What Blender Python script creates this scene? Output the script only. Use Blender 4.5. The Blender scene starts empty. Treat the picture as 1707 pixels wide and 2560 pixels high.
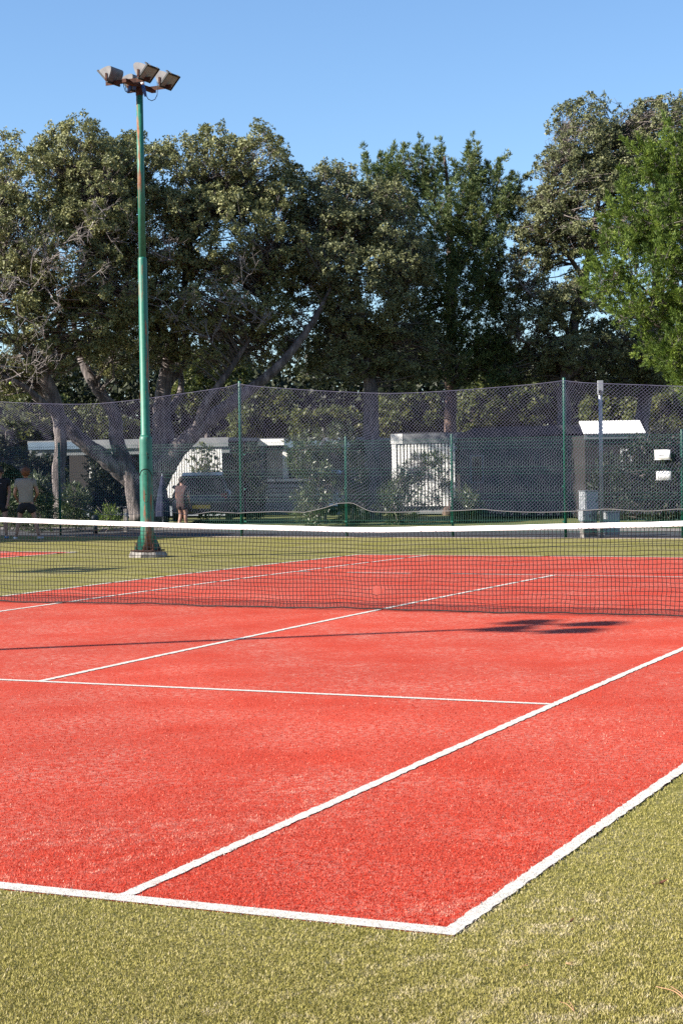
import bpy, bmesh, math, random
import numpy as np
from mathutils import Vector, Matrix
R = math.radians
sc = bpy.context.scene
col = sc.collection
random.seed(7)

# ------------------------------------------------------------------ camera
YAW, PITCH, ROLL = .4293, -.0277, -.0149
CAM = np.array([7.7494, -17.7304, 1.6808])
FPX = 4463.8                      # focal length in pixels of the 1707 x 2560 frame
def basis():
    cy, sy, cp, sp = math.cos(YAW), math.sin(YAW), math.cos(PITCH), math.sin(PITCH)
    f = np.array([-sy*cp, cy*cp, sp]); rt = np.array([cy, sy, 0.]); up = np.cross(rt, f)
    cr, sr = math.cos(ROLL), math.sin(ROLL)
    return np.array([rt*cr+up*sr, -rt*sr+up*cr, f])
RB = basis()
cd = bpy.data.cameras.new('camera'); cam = bpy.data.objects.new('camera', cd); col.objects.link(cam)
cd.sensor_fit = 'VERTICAL'; cd.sensor_height = 36; cd.sensor_width = 24; cd.lens = FPX*36/2560
cd.clip_end = 3000; cd.clip_start = .05
m = Matrix.Identity(4)
for i in range(3):
    m[i][0], m[i][1], m[i][2], m[i][3] = RB[0][i], RB[1][i], -RB[2][i], CAM[i]
cam.matrix_world = m
sc.camera = cam

# ------------------------------------------------------------------ sky, sun, exposure
SUN_EL, SUN_AZ = R(30.4), R(39.5)      # shadows run along +X turned by SUN_AZ
w = bpy.data.worlds.new('World'); sc.world = w; w.use_nodes = True
nt = w.node_tree; nt.nodes.clear()
sky = nt.nodes.new('ShaderNodeTexSky'); sky.sky_type = 'NISHITA'; sky.sun_disc = False
sky.sun_elevation = SUN_EL
sky.sun_rotation = math.atan2(-math.cos(SUN_AZ), -math.sin(SUN_AZ)) % (2*math.pi)
sky.air_density = 1.0; sky.dust_density = 0.; sky.ozone_density = 5.5; sky.altitude = 0
bg = nt.nodes.new('ShaderNodeBackground'); bg.inputs[1].default_value = .074
wo = nt.nodes.new('ShaderNodeOutputWorld')
nt.links.new(sky.outputs[0], bg.inputs[0]); nt.links.new(bg.outputs[0], wo.inputs[0])
sl = bpy.data.lights.new('sun', 'SUN'); sl.energy = 5.0; sl.angle = R(.5); sl.color = (1, .93, .82)
so = bpy.data.objects.new('sun', sl); col.objects.link(so)
dv = Vector((math.cos(SUN_AZ)*math.cos(SUN_EL), math.sin(SUN_AZ)*math.cos(SUN_EL), -math.sin(SUN_EL)))
so.rotation_euler = dv.to_track_quat('-Z', 'Y').to_euler(); so.location = (-30, -30, 40)
vs = sc.view_settings; vs.view_transform = 'Standard'; vs.look = 'None'; vs.exposure = 1.4; vs.gamma = 1
vs.use_curve_mapping = False
sc.render.engine = 'CYCLES'
sc.cycles.max_bounces = 6; sc.cycles.transparent_max_bounces = 8
sc.cycles.use_denoising = False

# ------------------------------------------------------------------ helpers
SD = 1707/1568
def PT(x, y, d):
    """point at distance d ahead of the camera seen in direction (x, y) of the 1568-wide survey sheet"""
    return CAM + d*(RB[0]*(x*SD-853.5)/FPX - RB[1]*(y*SD-1280)/FPX + RB[2])
def LOC(x, d, z=0.):
    p = PT(x, 1150, d); return (p[0], p[1], z)
def PX(d): return d*SD/FPX        # metres covered by one unit of that sheet at distance d
RG = np.array([math.cos(YAW), math.sin(YAW), 0.]); FG = np.array([-math.sin(YAW), math.cos(YAW), 0.])
def crown(y): return .061*max(0., 1-(y/11.9)**2)

def tag(o, label=None, cat=None, group=None, kind=None):
    for k, v in (('label', label), ('category', cat), ('group', group), ('kind', kind)):
        if v: o[k] = v
    return o
def empty(name, loc, rz=0., label=None, cat=None, group=None):
    o = bpy.data.objects.new(name, None); col.objects.link(o); o.location = loc; o.rotation_euler = (0, 0, rz)
    return tag(o, label, cat, group)
class MB:
    def __init__(s): s.v = []; s.f = []; s.sm = []
    def add(s, vs, fs, smooth=False):
        n = len(s.v); s.v += [tuple(p) for p in vs]; s.f += [tuple(i+n for i in f) for f in fs]; s.sm += [smooth]*len(fs); return s
    def box(s, c, d, rot=None, taper=1.):
        x, y, z = d[0]/2, d[1]/2, d[2]/2; M = rot or Matrix.Identity(3)
        vs = []
        for k in (-1, 1):
            t = taper if k > 0 else 1.
            for a, b in ((-1, -1), (1, -1), (1, 1), (-1, 1)): vs.append(Vector(c)+M @ Vector((a*x*t, b*y*t, k*z)))
        return s.add(vs, [(3, 2, 1, 0), (4, 5, 6, 7), (0, 1, 5, 4), (1, 2, 6, 5), (2, 3, 7, 6), (3, 0, 4, 7)])
    def bx(s, x0, x1, y0, y1, z0, z1): return s.box(((x0+x1)/2, (y0+y1)/2, (z0+z1)/2), (x1-x0, y1-y0, z1-z0))
    def tube(s, pts, r, n=6, cap=True, smooth=True, squash=1.):
        pts = [Vector(p) for p in pts]; k = len(pts); rs = r if hasattr(r, '__len__') else [r]*k
        vs = []; up = None
        for i, p in enumerate(pts):
            t = (pts[min(i+1, k-1)]-pts[max(i-1, 0)]).normalized()
            if up is None:
                up = t.orthogonal().normalized() if abs(t.z) < .9 else Vector((1, 0, 0))
            a = (up - t*up.dot(t)).normalized(); b = t.cross(a); up = a
            for j in range(n):
                th = 2*math.pi*j/n; vs.append(p+(a*math.cos(th)+b*math.sin(th)*squash)*rs[i])
        fs = [(i*n+j, i*n+(j+1) % n, (i+1)*n+(j+1) % n, (i+1)*n+j) for i in range(k-1) for j in range(n)]
        s.add(vs, fs, smooth)
        if cap and n > 2:
            o = len(s.v)-len(vs)
            s.f += [tuple(o+j for j in reversed(range(n))), tuple(o+(k-1)*n+j for j in range(n))]; s.sm += [False, False]
        return s
    def lathe(s, prof, n=20, c=(0, 0, 0), smooth=True):
        vs = [(c[0]+r*math.cos(2*math.pi*j/n), c[1]+r*math.sin(2*math.pi*j/n), c[2]+z) for r, z in prof for j in range(n)]
        fs = [(i*n+j, i*n+(j+1) % n, (i+1)*n+(j+1) % n, (i+1)*n+j) for i in range(len(prof)-1) for j in range(n)]
        s.add(vs, fs, smooth); o = len(s.v)-len(vs)
        s.f += [tuple(o+j for j in reversed(range(n))), tuple(o+(len(prof)-1)*n+j for j in range(n))]; s.sm += [False, False]
        return s
    def prism(s, outline, a, b, axis=1):
        """outline in the plane without axis, extruded from a to b along axis"""
        n = len(outline)
        def P(p, t):
            q = list(p); q.insert(axis, t); return q
        vs = [P(p, a) for p in outline]+[P(p, b) for p in outline]
        fs = [(i, (i+1) % n, n+(i+1) % n, n+i) for i in range(n)]+[tuple(reversed(range(n))), tuple(range(n, 2*n))]
        return s.add(vs, fs)
    def build(s, name, mat, parent=None, bevel=0.):
        me = bpy.data.meshes.new(name); me.from_pydata(s.v, [], s.f); me.polygons.foreach_set('use_smooth', s.sm)
        bm = bmesh.new(); bm.from_mesh(me); bmesh.ops.recalc_face_normals(bm, faces=bm.faces)
        if bevel: bmesh.ops.bevel(bm, geom=[e for e in bm.edges], offset=bevel, segments=2, affect='EDGES', clamp_overlap=True)
        bm.to_mesh(me); bm.free()
        me.materials.append(mat); o = bpy.data.objects.new(name, me); col.objects.link(o); o.parent = parent
        return o
def np_mesh(name, V, F, mat, parent=None, tint=None, smooth=False):
    V = np.asarray(V, np.float32).reshape(-1, 3); F = np.asarray(F, np.int32); k = F.shape[1]
    me = bpy.data.meshes.new(name); me.vertices.add(len(V)); me.vertices.foreach_set('co', V.ravel())
    me.loops.add(F.size); me.loops.foreach_set('vertex_index', F.ravel())
    me.polygons.add(len(F)); me.polygons.foreach_set('loop_start', np.arange(0, F.size, k, dtype=np.int32))
    if smooth: me.polygons.foreach_set('use_smooth', np.ones(len(F), bool))
    if tint is not None:
        at = me.attributes.new('tint', 'FLOAT', 'POINT'); at.data.foreach_set('value', np.asarray(tint, np.float32))
    me.update(calc_edges=True); me.validate()
    me.materials.append(mat); o = bpy.data.objects.new(name, me); col.objects.link(o); o.parent = parent
    return o
def copy_tree(o, parent=None):
    c = o.copy(); col.objects.link(c); c.parent = parent
    for ch in [x for x in bpy.data.objects if x.parent == o]: copy_tree(ch, c)
    return c
def world_child(o, parent):
    """keep world placement of o under parent (Empty with location and z turn)"""
    bpy.context.view_layer.update(); o.parent = parent; o.matrix_parent_inverse = parent.matrix_world.inverted()

# ------------------------------------------------------------------ materials
ALB = .62
def sc3(c):
    return c if c is None or min(c) > .62 else tuple(v*ALB for v in c)
def mat(name, c1, c2=None, scale=8., rough=.7, bump=0., metal=0., c3=None, detail=4., spec=.4, stretch=None, lo=.35, hi=.65, bscale=None, sss=0.):
    if 'bark' not in name and 'line' not in name: c1, c2, c3 = sc3(c1), sc3(c2), sc3(c3)
    m = bpy.data.materials.new(name); m.use_nodes = True; t = m.node_tree; p = t.nodes['Principled BSDF']
    p.inputs['Roughness'].default_value = rough; p.inputs['Metallic'].default_value = metal
    p.inputs['Specular IOR Level'].default_value = spec
    p.inputs['Base Color'].default_value = (*c1, 1)
    if c2 or bump:
        tc = t.nodes.new('ShaderNodeTexCoord'); src = tc.outputs['Object']
        if stretch:
            mp = t.nodes.new('ShaderNodeMapping'); mp.inputs['Scale'].default_value = stretch
            t.links.new(src, mp.inputs[0]); src = mp.outputs[0]
        n = t.nodes.new('ShaderNodeTexNoise'); n.inputs['Scale'].default_value = scale; n.inputs['Detail'].default_value = detail
        t.links.new(src, n.inputs['Vector'])
        if c2:
            r = t.nodes.new('ShaderNodeValToRGB'); r.color_ramp.elements[0].position = lo; r.color_ramp.elements[1].position = hi
            r.color_ramp.elements[0].color = (*c1, 1); r.color_ramp.elements[1].color = (*c2, 1)
            if c3: e = r.color_ramp.elements.new((lo+hi)/2); e.color = (*c3, 1)
            t.links.new(n.outputs[0], r.inputs[0]); t.links.new(r.outputs[0], p.inputs['Base Color'])
        if bump:
            n2 = n
            if bscale:
                n2 = t.nodes.new('ShaderNodeTexNoise'); n2.inputs['Scale'].default_value = bscale; n2.inputs['Detail'].default_value = 5
                t.links.new(src, n2.inputs['Vector'])
            b = t.nodes.new('ShaderNodeBump'); b.inputs['Strength'].default_value = bump; b.inputs['Distance'].default_value = .02
            t.links.new(n2.outputs[0], b.inputs['Height']); t.links.new(b.outputs[0], p.inputs['Normal'])
    return m
def leaf_mat(name, ca, cb, cc, rough=.5, trans=.25, spec=.35):
    k = 1. if 'white' in name else .74 if 'fibre' in name else .76 if 'oak' in name else .72 if 'spray' in name else ALB
    ca, cb, cc = [tuple(v*k for v in c) for c in (ca, cb, cc)]
    m = bpy.data.materials.new(name); m.use_nodes = True; t = m.node_tree; p = t.nodes['Principled BSDF']
    p.inputs['Roughness'].default_value = rough; p.inputs['Specular IOR Level'].default_value = spec
    a = t.nodes.new('ShaderNodeAttribute'); a.attribute_name = 'tint'
    r = t.nodes.new('ShaderNodeValToRGB'); r.color_ramp.elements[0].color = (*ca, 1); r.color_ramp.elements[1].color = (*cc, 1)
    e = r.color_ramp.elements.new(.5); e.color = (*cb, 1)
    t.links.new(a.outputs['Fac'], r.inputs[0]); t.links.new(r.outputs[0], p.inputs['Base Color'])
    if trans:
        tr = t.nodes.new('ShaderNodeBsdfTranslucent'); mx = t.nodes.new('ShaderNodeMixShader'); mx.inputs[0].default_value = trans
        t.links.new(r.outputs[0], tr.inputs[0]); t.links.new(p.outputs[0], mx.inputs[1]); t.links.new(tr.outputs[0], mx.inputs[2])
        t.links.new(mx.outputs[0], t.nodes['Material Output'].inputs[0])
    return m
def turf_mat(name, dark, mid, light, sand, sand_lo, sand_hi, sand_amt):
    """short artificial pile with sand brushed into it"""
    dark, mid, light, sand = [tuple(v*ALB for v in c) for c in (dark, mid, light, sand)]
    m = bpy.data.materials.new(name); m.use_nodes = True; t = m.node_tree; p = t.nodes['Principled BSDF']
    p.inputs['Roughness'].default_value = .85; p.inputs['Specular IOR Level'].default_value = .15
    L = t.links.new; N = t.nodes.new
    tc = N('ShaderNodeTexCoord')
    def noise(s, d=3., ro=.6):
        n = N('ShaderNodeTexNoise'); n.inputs['Scale'].default_value = s; n.inputs['Detail'].default_value = d; n.inputs['Roughness'].default_value = ro
        L(tc.outputs['Object'], n.inputs['Vector']); return n.outputs[0]
    def ramp(src, stops):
        r = N('ShaderNodeValToRGB'); els = r.color_ramp.elements
        els[0].position, els[0].color = stops[0][0], (*stops[0][1], 1); els[1].position, els[1].color = stops[-1][0], (*stops[-1][1], 1)
        for q, c in stops[1:-1]: e = els.new(q); e.color = (*c, 1)
        L(src, r.inputs[0]); return r.outputs[0]
    def mix(f, a, b, mode='MIX'):
        x = N('ShaderNodeMix'); x.data_type = 'RGBA'; x.blend_type = mode
        (L(f, x.inputs[0]) if not isinstance(f, float) else setattr(x.inputs[0], 'default_value', f)); L(a, x.inputs[6]); L(b, x.inputs[7]); return x.outputs[2]
    def mul(a, b):
        x = N('ShaderNodeMath'); x.operation = 'MULTIPLY'; L(a, x.inputs[0])
        (L(b, x.inputs[1]) if not isinstance(b, float) else setattr(x.inputs[1], 'default_value', b)); return x.outputs[0]
    fine = ramp(noise(150., 3., .7), [(.3, dark), (.5, mid), (.72, light)])
    W, K = (1, 1, 1), (0, 0, 0)
    patch = ramp(noise(1.1, 5., .62), [(.35, K), (.75, W)])
    spk = ramp(noise(26., 5., .75), [(sand_lo, K), (sand_hi, W)])
    amt = mul(mul(spk, patch), sand_amt)
    sn = N('ShaderNodeRGB'); sn.outputs[0].default_value = (*sand, 1)
    c = mix(amt, fine, sn.outputs[0])
    big = ramp(noise(.35, 4.), [(.3, (.88, .88, .88)), (.7, (1.1, 1.1, 1.1))])
    c = mix(1.0, c, big, 'MULTIPLY')
    L(c, p.inputs['Base Color'])
    b = N('ShaderNodeBump'); b.inputs['Strength'].default_value = .55; b.inputs['Distance'].default_value = .006
    L(noise(170., 3., .7), b.inputs['Height']); L(b.outputs[0], p.inputs['Normal'])
    return m
M = {}
M['red_turf'] = turf_mat('red turf', (.43, .032, .015), (.66, .062, .030), (.80, .16, .09), (.88, .58, .47), .45, .73, .85)
M['green_turf'] = turf_mat('green turf', (.16, .145, .02), (.27, .245, .045), (.40, .36, .10), (.62, .52, .40), .42, .72, .95)
M['white_line'] = mat('white turf line', (.61, .58, .53), (.44, .40, .35), 40, .85, .4, bscale=160)
M['soil'] = mat('soil and dry grass', (.10, .085, .045), (.16, .15, .06), 3, .95, .3, c3=(.12, .13, .045))
M['lawn'] = mat('lawn', (.10, .13, .03), (.19, .19, .06), 9, .9, .4)
M['asphalt'] = mat('sunlit asphalt', (.24, .22, .21), (.34, .30, .28), 40, .9, .2)  # paler copy of the lane surface, sunlight put into its colour
M['road'] = mat('shaded asphalt', (.055, .06, .07), (.09, .092, .10), 40, .9, .2)  # lane colour darkened to carry the tree shade
M['kerb'] = mat('concrete edge', (.3, .22, .17), (.42, .36, .3), 6, .9, .2)
M['bark'] = mat('oak bark', (.055, .047, .046), (.23, .195, .185), 9, .9, .9, stretch=(1, 1, .25), c3=(.11, .093, .09), bscale=14)
M['bark_dark'] = mat('conifer bark', (.05, .035, .028), (.15, .10, .08), 9, .9, .8, stretch=(1, 1, .25))
M['twig'] = mat('grey twig', (.16, .13, .115), (.28, .24, .22), 3, .85)
M['oak'] = leaf_mat('oak leaf', (.075, .09, .034), (.215, .228, .09), (.42, .41, .18), .5, .16, .3)
M['oak_dark'] = leaf_mat('oak leaf darker', (.065, .08, .036), (.175, .188, .085), (.33, .335, .15), .5, .16, .3)
M['juniper'] = leaf_mat('juniper spray', (.035, .07, .024), (.115, .17, .055), (.26, .28, .09), .6, .15)
M['thuja'] = leaf_mat('thuja spray', (.03, .068, .011), (.135, .215, .03), (.31, .39, .06), .6, .22)
M['broad'] = leaf_mat('broad leaf', (.04, .065, .014), (.11, .14, .032), (.26, .26, .065), .5, .35)
M['oleander'] = leaf_mat('oleander leaf', (.035, .06, .022), (.10, .14, .055), (.19, .23, .10), .38, .2, .5)
M['hedge'] = leaf_mat('hedge leaf', (.02, .03, .018), (.04, .055, .03), (.08, .1, .05), .5, .15)

# ------------------------------------------------------------------ the ground, courts and lines
def sheet(name, x0, x1, y0, y1, dz, mt, parent=None, ny=None, ragged=False):
    ny = ny or max(1, int((y1-y0)/.5)); b = MB(); vs = []
    for i in range(ny+1):
        y = y0+(y1-y0)*i/ny; e0, e1 = (random.uniform(-.006, .006), random.uniform(-.006, .006)) if ragged else (0, 0)
        vs += [(x0+e0, y, crown(y)+dz), (x1+e1, y, crown(y)+dz)]
    b.add(vs, [(2*i, 2*i+1, 2*i+3, 2*i+2) for i in range(ny)], True)
    return b.build(name, mt, parent)
g = MB(); g.add([(-900, -900, -.06), (900, -900, -.06), (900, 900, -.06), (-900, 900, -.06)], [(0, 1, 2, 3)])
tag(g.build('ground', M['soil']), 'dry earth and thin grass under the trees', kind='structure')
tag(sheet('lawn', -60, 30, 26.2, 36, -.05, M['lawn'], ny=1), kind='structure')
tag(sheet('sunlit_strip', -60, 40, 23.4, 24.9, -.035, M['asphalt'], ny=1), 'sunlit far strip of the lane, painted as paler ground', kind='structure')
tag(sheet('road', -60, 40, 19.3, 23.4, -.04, M['road'], ny=1), 'shaded asphalt lane behind the fence, tree shade in its colour', kind='structure')
tag(sheet('turf_surround', -34, 13, -26, 18.6, 0, M['green_turf'], ny=100), 'green artificial turf around the courts', kind='structure')
k = MB(); k.bx(-34, 13, 18.6, 18.78, -.06, .012)
tag(k.build('kerb', M['kerb']), 'low concrete edge of the turf', kind='structure')
HALF, SING, SERV, LONG = 5.485, 4.115, 6.40, 11.885
def court(cx, label, full=True):
    r = tag(sheet('court', cx-HALF, cx+HALF, -LONG, LONG, .004, M['red_turf'], ny=96), label, kind='structure')
    W, z = .05, .008
    def ln(n, x0, x1, y0, y1): sheet(n, x0, x1, y0, y1, z, M['white_line'], r, ny=int((y1-y0)/.04) if y1-y0 > 1 else None, ragged=y1-y0 > 1)
    B = .10
    ln('baseline', cx-HALF, cx+HALF, -LONG, -LONG+.09); ln('baseline', cx-HALF, cx+HALF, LONG-.09, LONG)
    for s in (-1, 1):
        a, b = sorted((s*HALF, s*(HALF-.062))); ln('doubles_sideline', cx+a, cx+b, -LONG+.09, LONG-.09)
        a, b = sorted((s*SING, s*(SING-.06))); ln('singles_sideline', cx+a, cx+b, -LONG+.09, LONG-.09)
        a, b = sorted((s*SERV, s*(SERV-.06))); ln('service_line', cx-SING+.06, cx+SING-.06, a, b)
    ln('centre_service_line', cx-.03, cx+.03, -SERV+.06, SERV-.06)
court(0., 'red turf tennis court with white lines')
court(-16.95, 'red corner of the neighbouring tennis court')

# short fibres of the pile near the camera
def swirl(x, y):
    """patchy field: sand left in the pile in short drifts"""
    rg = np.random.default_rng(8); a = np.zeros_like(x); b = np.zeros_like(x)
    for _ in range(9):
        th = rg.uniform(0, 6.28); f = rg.uniform(1.2, 4.5); a += np.sin(f*(x*np.cos(th)+y*np.sin(th))+rg.uniform(0, 6.28))
        th = rg.uniform(0, 6.28); f = rg.uniform(14, 60); b += np.sin(f*(x*np.cos(th)+y*np.sin(th))+rg.uniform(0, 6.28))
    return .5*np.clip(a/3, 0, 1)+.5*np.clip(b/3, -.4, 1)*np.clip(a/2.4+.55, 0, 1)
def pile():
    rng = np.random.default_rng(3); n = 2600000
    lat = rng.uniform(-.5, .5, n); u = rng.uniform(0, 1, n)
    d0, d1 = 3.3, 15.
    dep = d0*d1/(d1-(d1-d0)*u)                         # density falls off with distance
    keep = rng.random(n) < .33*np.clip(1-(dep-d0)/(d1-d0), 0, 1)
    lat, dep = lat[keep]*.42*dep[keep], dep[keep]
    P = CAM[None]+lat[:, None]*RG+dep[:, None]*FG; x, y = P[:, 0], P[:, 1]
    cell = .0065                                   # fibres stand in small tufts
    ix, iy = np.floor(x/cell), np.floor(y/cell); hs = np.sin(ix*12.9898+iy*78.233)*43758.5453; h1 = hs-np.floor(hs); h2 = (hs*7.13)-np.floor(hs*7.13); h3 = (hs*3.77)-np.floor(hs*3.77)
    cx, cy = (ix+.5+.9*(h1-.5))*cell, (iy+.5+.9*(h2-.5))*cell
    x, y = cx+rng.normal(0, .0016, len(x)), cy+rng.normal(0, .0016, len(x))
    jx, jy = x, y; x, y = cx+rng.normal(0, .004, len(x)), cy+rng.normal(0, .004, len(x))
    ax, ay = np.abs(x), np.abs(y)
    inside = (ax < HALF) & (ay < LONG)
    line = inside & ((ax > HALF-.062) | (ay > LONG-.09) | ((ax < SING) & (ax > SING-.06)) |
                     ((ay < SERV) & (ay > SERV-.06) & (ax < SING)) | ((ax < .03) & (ay < SERV)))
    x, y = jx, jy
    z = .061*np.clip(1-(y/11.9)**2, 0, None)
    for nm, sel, mt, h, lab in (('turf_fibre', ~inside, 'fib_green', .0105, 'short green turf fibres in the foreground'),
                           ('turf_fibre', inside & ~line, 'fib_red', .0105, 'short red turf fibres of the court'),
                           ('turf_fibre', line, 'fib_white', .0115, 'short white turf fibres of the court lines')):
        q = np.stack([x[sel], y[sel], z[sel]+.002], 1); k = len(q)
        th = rng.uniform(0, 2*np.pi, k); side = np.stack([np.cos(th), np.sin(th), np.zeros(k)], 1)*(.0012+.0008*rng.random((k, 1)))*(1+.08*np.linalg.norm(q-CAM, axis=1)[:, None])
        hh = h3[sel]; tip = q+np.stack([rng.normal(0, .0036, k), rng.normal(0, .0036, k), h*rng.uniform(.5, 1.1, k)*(.65+.6*hh)], 1)
        V = np.stack([q-side, q+side, tip], 1).reshape(-1, 3)
        wv = swirl(q[:, 0], q[:, 1]); t = np.repeat(np.clip(rng.normal(.42, .16, k)+.22*(hh-.5)+.58*np.clip(wv-.38, 0, .8), 0, 1), 3)
        tag(np_mesh(nm, V, np.arange(3*k).reshape(-1, 3), M[mt], tint=t), lab, kind='stuff')
M['fib_green'] = leaf_mat('green fibre', (.24, .22, .045), (.46, .40, .12), (.74, .62, .42), .7, .2, .2)
M['fib_red'] = leaf_mat('red fibre', (.47, .030, .012), (.73, .074, .037), (.90, .48, .36), .7, .2, .2)
M['fib_white'] = leaf_mat('white fibre', (.40, .37, .32), (.56, .53, .485), (.66, .63, .59), .7, .2, .2)
pile()

# ------------------------------------------------------------------ tennis net
M['net'] = mat('black net cord', (.012, .011, .013), rough=.8)
M['tape'] = mat('white headband', (.80, .78, .77), (.74, .71, .69), 30, .75, .15)
M['stitch'] = mat('grey stitching', (.42, .40, .40), rough=.8)
M['metal_green'] = mat('green post paint', (.005, .085, .055), (.008, .12, .08), 6, .4)
def nz(x, s=0.):
    return math.sin(x*1.7+s)*.5+math.sin(x*4.1+1.3*s+.7)*.3+math.sin(x*9.7+2.1*s+2.)*.2
def net():
    root = empty('tennis_net', (0, 0, 0), 0, 'black tennis net with white headband stretched across the red court', 'net')
    XW = 6.40; base = crown(0)
    def top(x): return .914+(1.07-.914)*(abs(x)/XW)**1.25+base-.002
    def bot(x): return base+.03+.012*nz(x*1.3, 2.)
    hx, hz = .045, .215+base                       # torn spot
    def pos(x, t):
        """x along the net, t 0 at the bottom cord, 1 under the headband"""
        z = bot(x)+(top(x)-.06-bot(x))*t
        xx = x+.010*nz(z*5+x*.8, 1.)+.012*nz(x*2.3+z*2, 4.)*(1-t)
        zz = z+.007*nz(x*3.1+t*5, 3.)*(1-t*.5)
        yy = .02*nz(x*1.1+t*2, 5.)*(1-t)
        dx, dz = xx-hx, zz-hz; r = math.hypot(dx, dz)+1e-4
        k = .02*math.exp(-(r/.13)**1.2)
        zz += k*dz/r - .02*math.exp(-((dx/.3)**2))*math.sin(t*math.pi); xx += k*dx/r*.8
        return (xx, yy, zz)
    b = MB(); nx = int(2*XW/.044); rows = 19
    for i in range(nx+1):
        x = -XW+2*XW*i/nx
        pts = [pos(x, j/rows) for j in range(rows+1)]
        if abs(x-hx) < .03: b.tube(pts[:5], .0036, 3, False); b.tube(pts[6:], .0036, 3, False)
        else: b.tube(pts, .0036, 3, False)
    for j in range(1, rows):
        pts = [pos(-XW+2*XW*i/nx, j/rows) for i in range(nx+1)]
        if j == 5:
            c = min(range(nx+1), key=lambda i: abs(pts[i][0]-hx)); b.tube(pts[:c], .0036, 3, False); b.tube(pts[c+2:], .0036, 3, False)
        else: b.tube(pts, .0036, 3, False)
    tag(b.build('mesh', M['net'], root), 'black knotted mesh with a torn hole near the middle', kind='stuff')
    N = 160; b = MB()
    hb = [(-XW+2*XW*i/N) for i in range(N+1)]
    vs = []
    for x in hb:
        z = top(x)+.0025*nz(x*2.2, 6.); yo = .004*nz(x*1.3, 2.)
        for dy, dz in ((-.007, -.053), (-.011, -.03), (-.007, -.004), (0, 0), (.007, -.004), (.011, -.03), (.007, -.053)): vs.append((x, dy+yo, z+dz))
    b.add(vs, [(i*7+j, i*7+j+1, (i+1)*7+j+1, (i+1)*7+j) for i in range(N) for j in range(6)], True)
    h = b.build('headband', M['tape'], root)
    b = MB()
    for zz in (.012, .046):
        x = -XW
        while x < XW-.03:
            z = top(x)-zz; dy = -.0125 if zz < .03 else -.0105
            if random.random() < .8: b.bx(x, x+.014, dy-.001, dy+.002, z-.0012, z+.0012)
            x += .03+.06*random.random()
    tag(b.build('stitching', M['stitch'], h), kind='stuff')
    MB().tube([(x, .02*nz(x*1.1, 5.), bot(x)-.004+.003*nz(x*9, 1.)) for x in np.linspace(-XW, XW, 220)], [.007+.003*abs(nz(i*.9, 0)) for i in range(220)], 5).build('bottom_cord', M['net'], root)
    for s in (-1, 1):
        MB().lathe([(.04, 0), (.04, 1.1), (.03, 1.12)], 16, (s*(XW+.03), 0, base)).build('post', M['metal_green'], root)
net()

# ------------------------------------------------------------------ light poles
def paint_mat(name, green, rust, thr, zs=1.):
    m = bpy.data.materials.new(name); m.use_nodes = True; t = m.node_tree; p = t.nodes['Principled BSDF']; L = t.links.new; N = t.nodes.new
    tc = N('ShaderNodeTexCoord'); mp = N('ShaderNodeMapping'); mp.inputs['Scale'].default_value = (7, 7, zs); L(tc.outputs['Object'], mp.inputs[0])
    n = N('ShaderNodeTexNoise'); n.inputs['Scale'].default_value = 1.; n.inputs['Detail'].default_value = 7; n.inputs['Roughness'].default_value = .66; L(mp.outputs[0], n.inputs['Vector'])
    r = N('ShaderNodeValToRGB'); e = r.color_ramp.elements; e[0].position = thr; e[0].color = (0, 0, 0, 1); e[1].position = thr+.05; e[1].color = (1, 1, 1, 1); L(n.outputs[0], r.inputs[0])
    n2 = N('ShaderNodeTexNoise'); n2.inputs['Scale'].default_value = 14; n2.inputs['Detail'].default_value = 5; L(tc.outputs['Object'], n2.inputs['Vector'])
    r2 = N('ShaderNodeValToRGB'); e = r2.color_ramp.elements; e[0].position = .3; e[0].color = (*[c*.55 for c in rust], 1); e[1].position = .7; e[1].color = (*rust, 1); L(n2.outputs[0], r2.inputs[0])
    r3 = N('ShaderNodeValToRGB'); e = r3.color_ramp.elements; e[0].position = .3; e[0].color = (*green, 1); e[1].position = .75; e[1].color = (*[min(1, c*1.25+.012) for c in green], 1); L(n2.outputs[0], r3.inputs[0])
    x = N('ShaderNodeMix'); x.data_type = 'RGBA'; L(r.outputs[0], x.inputs[0]); L(r3.outputs[0], x.inputs[6]); L(r2.outputs[0], x.inputs[7])
    L(x.outputs[2], p.inputs['Base Color'])
    a = N('ShaderNodeMath'); a.operation = 'MULTIPLY_ADD'; a.inputs[1].default_value = .4; a.inputs[2].default_value = .5; L(r.outputs[0], a.inputs[0]); L(a.outputs[0], p.inputs['Roughness'])
    b = N('ShaderNodeBump'); b.inputs['Strength'].default_value = .3; b.inputs['Distance'].default_value = .004; L(r.outputs[0], b.inputs['Height']); L(b.outputs[0], p.inputs['Normal'])
    return m
M['pole_paint'] = paint_mat('weathered green paint', (.007, .115, .074), (.26, .105, .055), .545, .7)
M['pole_paint_low'] = paint_mat('weathered green paint low', (.007, .105, .071), (.26, .11, .06), .535, .9)
M['rust'] = mat('rusty steel', (.045, .018, .012), (.12, .045, .026), 14, .9, .4)
M['concrete'] = mat('rough concrete', (.20, .18, .16), (.46, .42, .38), 9, .95, .7)
M['alu'] = mat('weathered aluminium', (.16, .155, .165), (.24, .23, .235), 12, .55, metal=.1)
M['lens'] = mat('dusty lamp glass', (.30, .28, .26), (.36, .34, .31), 5, .25, spec=.6)
M['black'] = mat('black rubber', (.014, .014, .016), rough=.55)
M['blue_plastic'] = mat('blue plastic', (.02, .10, .36), rough=.4)
M['white_plastic'] = mat('white plastic', (.7, .7, .72), rough=.4)
M['hole'] = mat('dark opening', (.01, .01, .01), rough=.9)
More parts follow.
